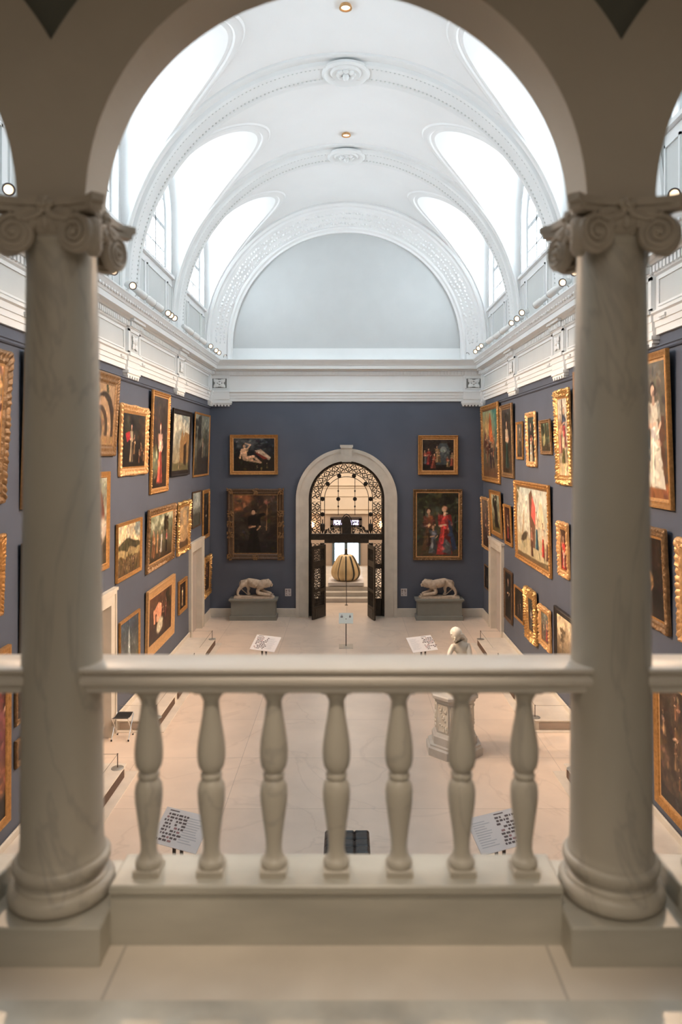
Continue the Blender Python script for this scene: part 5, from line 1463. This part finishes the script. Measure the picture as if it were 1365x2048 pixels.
P_(-1, 237, (299.5, 818), (296, 946.8), .17, .10, 'rich', [('bg', (48, 46, 40), (28, 22, 18)), ('mo', .6, 5), ('tr', .2, .3, .6, (50, 48, 34)), ('tr', .8, .2, .7, (58, 44, 32)), ('fg', .38, .12, .68, (140, 120, 92), (156, 140, 112)), ('po', [(.12, .62), (.3, .66), (.34, .54), (.2, .46)], (168, 40, 46)), ('cr', 5, .5, .95, .05, .3, .3, [(120, 74, 50), (70, 50, 40), (136, 100, 66)])],
   'dark figure painting in thick pale gold frame, second from left column in top row')
P_(-1, 300, (342.6, 789.5), (337.5, 982), .12, .10, 'bead', [('bg', (58, 50, 44), (44, 32, 24)), ('mo', .45, 4), ('el', .1, .3, .3, .14, (104, 110, 84), 0, .8, .5), ('fg', .52, .06, .66, (214, 84, 66), (224, 170, 150), (230, 186, 156), (128, 52, 36))],
   'tall narrow painting of a lady in a long coral dress on the left wall')
P_(-1, 341, (385.5, 824.6), (380, 948.6), .13, .10, 'black', [('bg', (128, 140, 138), (150, 130, 92)), ('cl', (206, 196, 168), 4, .4), ('mo', .25, 6), ('po', [(.45, 0), (.42, .5), (.55, .74), (.62, .6), (.72, .7), (1, .66), (1, 0)], (142, 108, 66)), ('po', [(.68, .05), (.66, .45), (.82, .52), (.86, .05)], (52, 40, 30)), ('hi', (96, 90, 60), .14, .08, 4), ('cr', 3, .2, .6, .04, .1, .12, [(200, 170, 130), (120, 90, 60)])],
   'landscape with a tall ruined tower in a black frame, top row of the left wall')
P_(-1, 387, (422, 831), (417.7, 950), .07, .06, 'plain', [('bg', (120, 126, 116), (56, 52, 42)), ('mo', .3, 5), ('tr', .2, .2, .75, (44, 44, 38)), ('po', [(.2, 0), (.25, .4), (.5, .5), (.6, .3), (1, .3), (1, 0)], (50, 46, 42)), ('tr', .74, .3, .5, (84, 88, 74)), ('fg', .55, .28, .34, (130, 120, 100), (160, 130, 110))],
   'grey landscape in a thin bright gold frame, last of the left wall, top row')
# left wall, middle rows
P_(-1, -60, (15, 1066), (9, 1230), .16, .09, 'bead', land((120, 124, 110), (160, 140, 90), (70, 76, 44), (54, 50, 30)),
   'green landscape in a twisted gold frame at the left picture edge, middle row')
P_(-1, 38, (132, 1064), (128, 1262), .14, .09, 'brown', [('bg', (60, 50, 40), (30, 24, 20)), ('mo', .4, 5)],
   'dark framed picture in the middle row mostly hidden behind the left column')
P_(-1, 160, (222, 942.4), (219.5, 1135.7), .14, .09, 'plain', [('bg', (132, 138, 122), (80, 58, 38)), ('cl', (176, 176, 156), 4, .4), ('hi', (70, 58, 38), .38, .2, 3), ('tr', .3, .2, .7, (60, 56, 36)), ('el', .74, .62, .1, .26, (110, 62, 46), .3), ('el', .8, .4, .16, .14, (196, 180, 160), 0, .5, .6), ('cr', 3, .4, .9, .06, .2, .26, [(90, 60, 40), (120, 80, 50)])],
   'gold framed outdoor scene with brown figure, half hidden at right side of left column')
P_(-1, 230, (285.8, 1033.8), (284.3, 1140), .09, .09, 'plain', [('bg', (128, 140, 136), (190, 166, 120)), ('cl', (226, 190, 140), 3, .45), ('hi', (72, 66, 44), .62, .3, 1.6), ('hi', (150, 128, 84), .5, .1, 5), ('hi', (96, 76, 48), .36, .1, 6), ('mo', .4, 10), ('cr', 16, .05, .95, .02, .28, .12, [(60, 44, 30), (190, 160, 110), (110, 80, 50)])],
   'valley landscape with cloudy sky in plain gold frame, middle row of the left wall')
P_(-1, 292, (354, 1005), (349.5, 1116.7), .19, .11, 'twist', [('bg', (120, 128, 100), (60, 44, 28)), ('cl', (190, 190, 160), 4, .6), ('tr', .7, .35, .62, (60, 48, 30)), ('mo', .3, 6), ('cr', 4, .08, .35, .1, .2, .5, [(180, 130, 84), (140, 90, 56)]), ('fg', .5, .16, .48, (206, 200, 186), (210, 205, 190)), ('fg', .72, .12, .5, (46, 40, 36), (176, 90, 84)), ('cr', 2, .4, .8, .04, .08, .2, [(40, 34, 28), (120, 80, 50)])],
   'figures in a wood, wide knobbed dull gold frame, centre of the left wall')
P_(-1, 353.5, (383.3, 999.5), (380.5, 1097.6), .14, .10, 'ornate', [('bg', (120, 116, 104), (176, 132, 86)), ('cl', (216, 170, 110), 3, .2), ('hi', (92, 70, 50), .18, .06, 5), ('mo', .2, 8)],
   'golden sky landscape in a swept carved gilt frame, centre right of the left wall')
P_(-1, 383.5, (403, 980), (402.4, 1050), .06, .05, 'brown', [('bg', (136, 148, 144), (84, 84, 74)), ('cl', (180, 186, 176), 3, .4), ('hi', (76, 78, 70), .36, .06, 4), ('cr', 3, .3, .8, .2, .3, .2, [(60, 56, 50), (150, 130, 110)])],
   'small grey seascape in thin brown frame, above the far left side door')
P_(-1, 404, (420.9, 977.5), (420, 1073), .15, .08, 'bead', [('bg', (44, 42, 34), (32, 26, 20)), ('mo', .5, 6), ('fg', .5, .05, .7, (34, 32, 28), (40, 36, 30))],
   'narrow dark picture in a broad scalloped gold frame next to the far left corner')
P_(-1, 405.5, (424, 1108), (422, 1185), .20, .10, 'ornate', [('bg', (70, 46, 30), (40, 28, 20)), ('mo', .5, 6), ('fg', .5, .05, .8, (60, 40, 30), (100, 60, 44))],
   'small picture in very thick gilt frame, lowest beside the far left corner')
# left wall, bottom rows
P_(-1, 236, (281.4, 1216.7), (281.4, 1318), .085, .08, 'plain', [('bg', (58, 70, 84), (84, 84, 72)), ('mo', .35, 4), ('po', [(.38, .1), (.43, .72), (.47, .86), (.50, .72), (.54, .1)], (150, 160, 160)), ('hi', (86, 84, 66), .16, .05, 4), ('cr', 5, .2, .8, .03, .1, .12, [(120, 90, 70), (80, 84, 80)])],
   'dark blue picture with a pale spire, gold frame, just above the handrail on left')
P_(-1, 290, (352, 1147), (349.5, 1266), .24, .12, 'pale', [('bg', (96, 64, 46), (52, 36, 26)), ('tr', .85, .3, .6, (52, 44, 30)), ('mo', .4, 5), ('po', [(.2, .4), (.18, .66), (.4, .8), (.56, .7), (.5, .4)], (226, 150, 112)), ('cr', 5, .15, .8, .25, .42, .38, [(120, 60, 50), (80, 50, 44), (60, 44, 36)]), ('el', .46, .3, .26, .14, (206, 192, 160), .2, .4, .5)],
   'figure group with a white animal in massive pale gold frame, low on left wall')
P_(-1, 355.3, (375.7, 1152), (375.5, 1215.7), .13, .09, 'plain', [('bg', (44, 30, 24), (30, 20, 16)), ('mo', .4, 5), ('fg', .48, .08, .8, (190, 150, 100), (214, 180, 130))],
   'small dark picture of a pale figure, low on left wall beside the far side door')
P_(-1, -90, (24, 1288), (23, 1640), .13, .09, 'plain', [('bg', (48, 34, 28), (26, 18, 15)), ('mo', .4, 4), ('fg', .82, .30, .62, (84, 34, 34), (104, 46, 44)), ('el', .9, .5, .1, .2, (112, 56, 54), .3, .5, .5), ('fg', .5, .05, .8, (60, 36, 30), (110, 66, 50)), ('el', .85, .25, .12, .12, (120, 66, 46), 0, .6, .6)],
   'huge painting with a red-clad figure in a gold frame at the lower left picture edge')
P_(-1, 27, (75, 1346), (75, 1420), .09, .06, 'dull', [('bg', (60, 40, 28), (36, 26, 20)), ('mo', .5, 6), ('cr', 4, .1, .9, .1, .3, .5, [(150, 110, 80), (90, 60, 44)])],
   'upper of two small gilt framed pictures left of the left column, below handrail height')
P_(-1, 27, (75, 1448), (75, 1500), .09, .07, 'dull', [('bg', (96, 70, 44), (50, 36, 26)), ('mo', .5, 6), ('cr', 4, .1, .9, .1, .3, .5, [(150, 110, 70), (70, 50, 40)])],
   'lower of two small gilt framed pictures left of the left column, below handrail height')

# ---- right wall, top row
P_(1, 1001, (960.8, 813.8), (964.6, 961.5), .19, .11, 'carved', [('bg', (70, 140, 130), (104, 66, 40)), ('el', .3, .7, .4, .3, (200, 160, 96), 0, 1.2, .3), ('po', [(.38, .55), (.5, .95), (.56, .9), (.72, .5)], (196, 96, 44)), ('po', [(.0, .4), (.15, .7), (.3, .5)], (120, 70, 46)), ('mo', .3, 6), ('cr', 12, .15, .95, .12, .4, .3, [(96, 60, 46), (150, 90, 60), (70, 50, 50), (120, 96, 84)])],
   'turquoise-sky painting in broad carved gold frame, top row nearest the far right corner')
P_(1, 1029, (999, 812), (1003, 953.8), .13, .10, 'dull', [('bg', (52, 48, 38), (56, 42, 28)), ('mo', .4, 4), ('fg', .48, .1, .72, (40, 62, 52), (196, 170, 140), SK, (60, 40, 28))],
   'dark full-length portrait in dull gilt frame, top row second from far right corner')
P_(1, 1048.5, (1031.5, 844.6), (1032.5, 918.5), .08, .07, 'plain', [('bg', (86, 84, 76), (52, 46, 38)), ('mo', .3, 5), ('fg', .5, .02, .9, (66, 62, 54), (76, 70, 60), (196, 160, 130), (130, 110, 90))],
   'smallest slim gold framed portrait in the top row of the right wall')
P_(1, 1075, (1050.8, 827), (1054, 932), .14, .08, 'rich', [('bg', (44, 58, 52), (26, 24, 20)), ('mo', .3, 4), ('fg', .45, -.05, .95, (196, 176, 150), (34, 34, 34), (206, 160, 130), (60, 48, 38)), ('po', [(.4, .4), (.44, .6), (.52, .6), (.5, .4)], (176, 70, 50))],
   'portrait in bright pale gold frame between two smaller pictures on the right wall')
P_(1, 1105.5, (1077, 840.8), (1081.5, 909), .10, .08, 'dull', [('bg', (90, 112, 88), (58, 54, 34)), ('el', .3, .45, .16, .3, (160, 150, 100), 0, .8), ('tr', .1, .2, .8, (50, 54, 34)), ('tr', .7, .2, .8, (62, 60, 38)), ('mo', .4, 8), ('hi', (60, 52, 34), .2, .06, 5), ('cr', 3, .4, .9, .05, .15, .2, [(170, 150, 120), (90, 80, 60)])],
   'small green wooded landscape in a dark gilt frame, top row of the right wall')
P_(1, 1145, (1106.6, 784.6), (1113, 966), .17, .10, 'ornate', [('bg', (150, 150, 138), (150, 124, 90)), ('cl', (186, 180, 160), 3, .3), ('mo', .2, 5), ('po', [(.45, .5), (.4, .98), (.5, .98), (.55, .5)], (86, 56, 48)), ('fg', .62, .38, .5, (176, 60, 64), (60, 70, 84), SK), ('fg', .25, .3, .5, (180, 110, 90), (190, 130, 100)), ('fg', .5, .10, .5, (100, 96, 50), (196, 180, 140)), ('el', .6, .1, .34, .08, (190, 166, 124), 0, .5, .5)],
   'tall figure group in bright carved gold frame, top row left of the right column')
P_(1, 1238, (1145.4, 744), (1152, 985), .14, .09, 'plain', [('bg', (80, 60, 46), (40, 30, 24)), ('mo', .4, 4)],
   'gold framed picture in the top row almost wholly hidden behind the right column')
P_(1, 1347, (1236, 727), (1246, 1004), .13, .10, 'plain', [('bg', (104, 96, 80), (84, 70, 54)), ('mo', .2, 3), ('hi', (150, 92, 52), .13, .01, 3), ('po', [(.45, .12), (.45, .58), (.95, .60), (.95, .12)], (96, 64, 44)), ('fg', .72, .09, .76, (206, 196, 172), (214, 202, 178), (222, 180, 150), (48, 36, 28)), ('po', [(.70, .10), (.73, .5), (.80, .55), (.93, .08)], (212, 202, 180)), ('el', .5, .24, .05, .05, (206, 110, 60)), ('po', [(.55, .3), (.53, .5), (.62, .52), (.62, .28)], (60, 72, 74))],
   'full-length portrait of a woman in a white gown, gold frame, right of the right column')
# right wall, middle row
P_(1, 982, (961.5, 992.7), (964.8, 1093), .10, .08, 'rich', [('bg', (120, 100, 84), (60, 44, 34)), ('mo', .4, 5), ('fg', .5, .05, .7, (70, 50, 44), (110, 70, 60))],
   'narrow gold framed picture tight in the far right corner, middle row')
P_(1, 1005, (978, 978.8), (983, 1066.8), .12, .10, 'plain', [('bg', (130, 138, 120), (110, 92, 50)), ('cl', (190, 180, 140), 4, .3), ('tr', .45, .3, .68, (40, 38, 30)), ('po', [(.3, .1), (.35, .7), (.6, .8), (.7, .3), (.9, .1)], (42, 40, 32)), ('mo', .3, 7), ('hi', (100, 84, 44), .14, .08, 4)],
   'landscape with black silhouetted tree, gold frame, above the right side door')
P_(1, 1025.5, (1005.7, 1007), (1009.5, 1086.7), .10, .08, 'bead', [('bg', (60, 36, 28), (44, 26, 20)), ('mo', .4, 5), ('fg', .5, .1, .7, (150, 56, 44), (130, 100, 70))],
   'small upright gold framed picture with a red figure, left of the big battle canvas')
P_(1, 1104, (1027, 959.5), (1031.3, 1115), .15, .11, 'carved', [('bg', (176, 186, 176), (196, 176, 134)), ('cl', (206, 204, 186), 2.5, .3), ('hi', (186, 170, 130), .35, .1, 3), ('mo', .12, 6), ('tr', .02, .6, .4, (120, 104, 70)), ('el', .25, .3, .2, .05, (80, 70, 50), .3, .5, .6), ('li', .2, .35, .26, .65, .03, .02, (180, 150, 110)), ('po', [(.46, .2), (.44, .9), (.52, .97), (.62, .7), (.6, .2)], (112, 78, 58)), ('po', [(.50, .62), (.54, .90), (.64, .74), (.62, .5)], (222, 96, 84)), ('fg', .66, .2, .5, (60, 100, 116), (206, 180, 150)), ('po', [(.7, .5), (.76, .86), (.84, .8), (.9, .5)], (214, 196, 156)), ('fg', .84, .14, .44, (206, 60, 54), (216, 190, 160)), ('fg', .5, .08, .4, (104, 72, 52), (176, 110, 84)), ('fg', .95, .12, .4, (120, 80, 60), (196, 170, 140)), ('hi', (110, 90, 60), .07, .03, 6)],
   'largest bright canvas on right wall, red and blue draped figures, carved gold frame')
P_(1, 1141, (1112.6, 1041.9), (1116.6, 1148), .14, .10, 'rich', [('bg', (58, 42, 30), (90, 22, 24)), ('mo', .3, 5), ('fg', .5, -.1, .95, (190, 40, 42), (206, 56, 54), SK, (60, 40, 28)), ('li', .1, .9, .3, .5, .02, .02, (180, 150, 110)), ('fg', .52, .1, .42, (206, 170, 140), (196, 190, 180))],
   'painting of a seated figure in bright red robes, gold frame, left of the right column')
P_(1, 1341, (1247, 1041), (1255.5, 1227), .15, .11, 'dullrich', [('bg', (40, 26, 18), (34, 24, 18)), ('mo', .5, 4), ('fg', .55, -.15, .95, (70, 46, 34), (40, 28, 22), (170, 120, 84), (30, 20, 15)), ('el', .55, .52, .16, .09, (190, 140, 80), -.4, .4, .6)],
   'dark brown portrait in a scrolled gilt frame immediately right of the right column')
P_(1, 1470, (1349.4, 1075), (1355, 1279), .16, .10, 'rich', [('bg', (96, 60, 40), (60, 40, 28)), ('mo', .4, 5)],
   'gold framed picture cut by the right picture edge, middle row')
# right wall, bottom row
P_(1, 981, (969, 1127.5), (969.5, 1174.7), .05, .04, 'dull', [('bg', (24, 24, 22), (20, 18, 16)), ('mo', .4, 5), ('fg', .5, .1, .5, (110, 96, 80), (130, 110, 90))],
   'tiny dark picture between the far right corner and the grey side door')
P_(1, 1027.5, (1007.5, 1134.8), (1008, 1235), .11, .09, 'brown', [('bg', (32, 28, 24), (28, 22, 18)), ('mo', .4, 5), ('fg', .45, .05, .85, (30, 26, 22), (36, 30, 26))],
   'tall black and brown framed dark portrait right beside the side door of the right wall')
P_(1, 1050, (1028, 1168), (1028.5, 1233), .07, .06, 'plain', [('bg', (40, 34, 26), (34, 26, 20)), ('mo', .5, 6), ('cr', 4, .2, .8, .1, .3, .4, [(90, 60, 40), (60, 50, 40)])],
   'dark picture in thin gold frame partly behind the thickest gilt frame')
P_(1, 1076, (1047.4, 1172), (1051, 1272), .24, .13, 'ornate', [('bg', (46, 56, 56), (40, 34, 28)), ('mo', .4, 5), ('fg', .5, .1, .6, (90, 84, 80), (130, 120, 110))],
   'picture in the thickest, brightest carved gilt frame, low on the right wall')
P_(1, 1104.5, (1076, 1207), (1078, 1285), .13, .10, 'rich', [('bg', (96, 104, 96), (84, 60, 44)), ('mo', .4, 6), ('fg', .72, .1, .7, (170, 56, 44), (190, 130, 100)), ('fg', .35, .1, .6, (96, 90, 80), (130, 120, 104))],
   'small gold framed picture with red touches, between thickest gilt frame and black frame')
P_(1, 1188, (1107.3, 1210), (1108.5, 1318), .13, .10, 'black', [('bg', (206, 180, 140), (120, 98, 70)), ('cl', (222, 200, 160), 3, .4), ('hi', (112, 92, 62), .26, .08, 4), ('tr', .2, .2, .5, (110, 92, 64)), ('tr', .62, .14, .56, (96, 80, 56)), ('mo', .2, 9), ('hi', (84, 68, 46), .08, .06, 5)],
   'pale sepia tree landscape in wide black frame, just above handrail on right')
P_(1, 1450, (1304.4, 1330), (1309.5, 1600), .14, .10, 'plain', [('bg', (70, 52, 36), (60, 44, 34)), ('mo', .6, 5), ('cr', 14, .05, .95, .2, .8, .22, [(130, 84, 54), (84, 60, 44), (160, 120, 80), (60, 54, 44)]), ('mo', .5, 12), ('hi', (44, 36, 30), .12, .08, 5)],
   'huge crowded brown painting in a plain gold frame at the lower right picture edge')
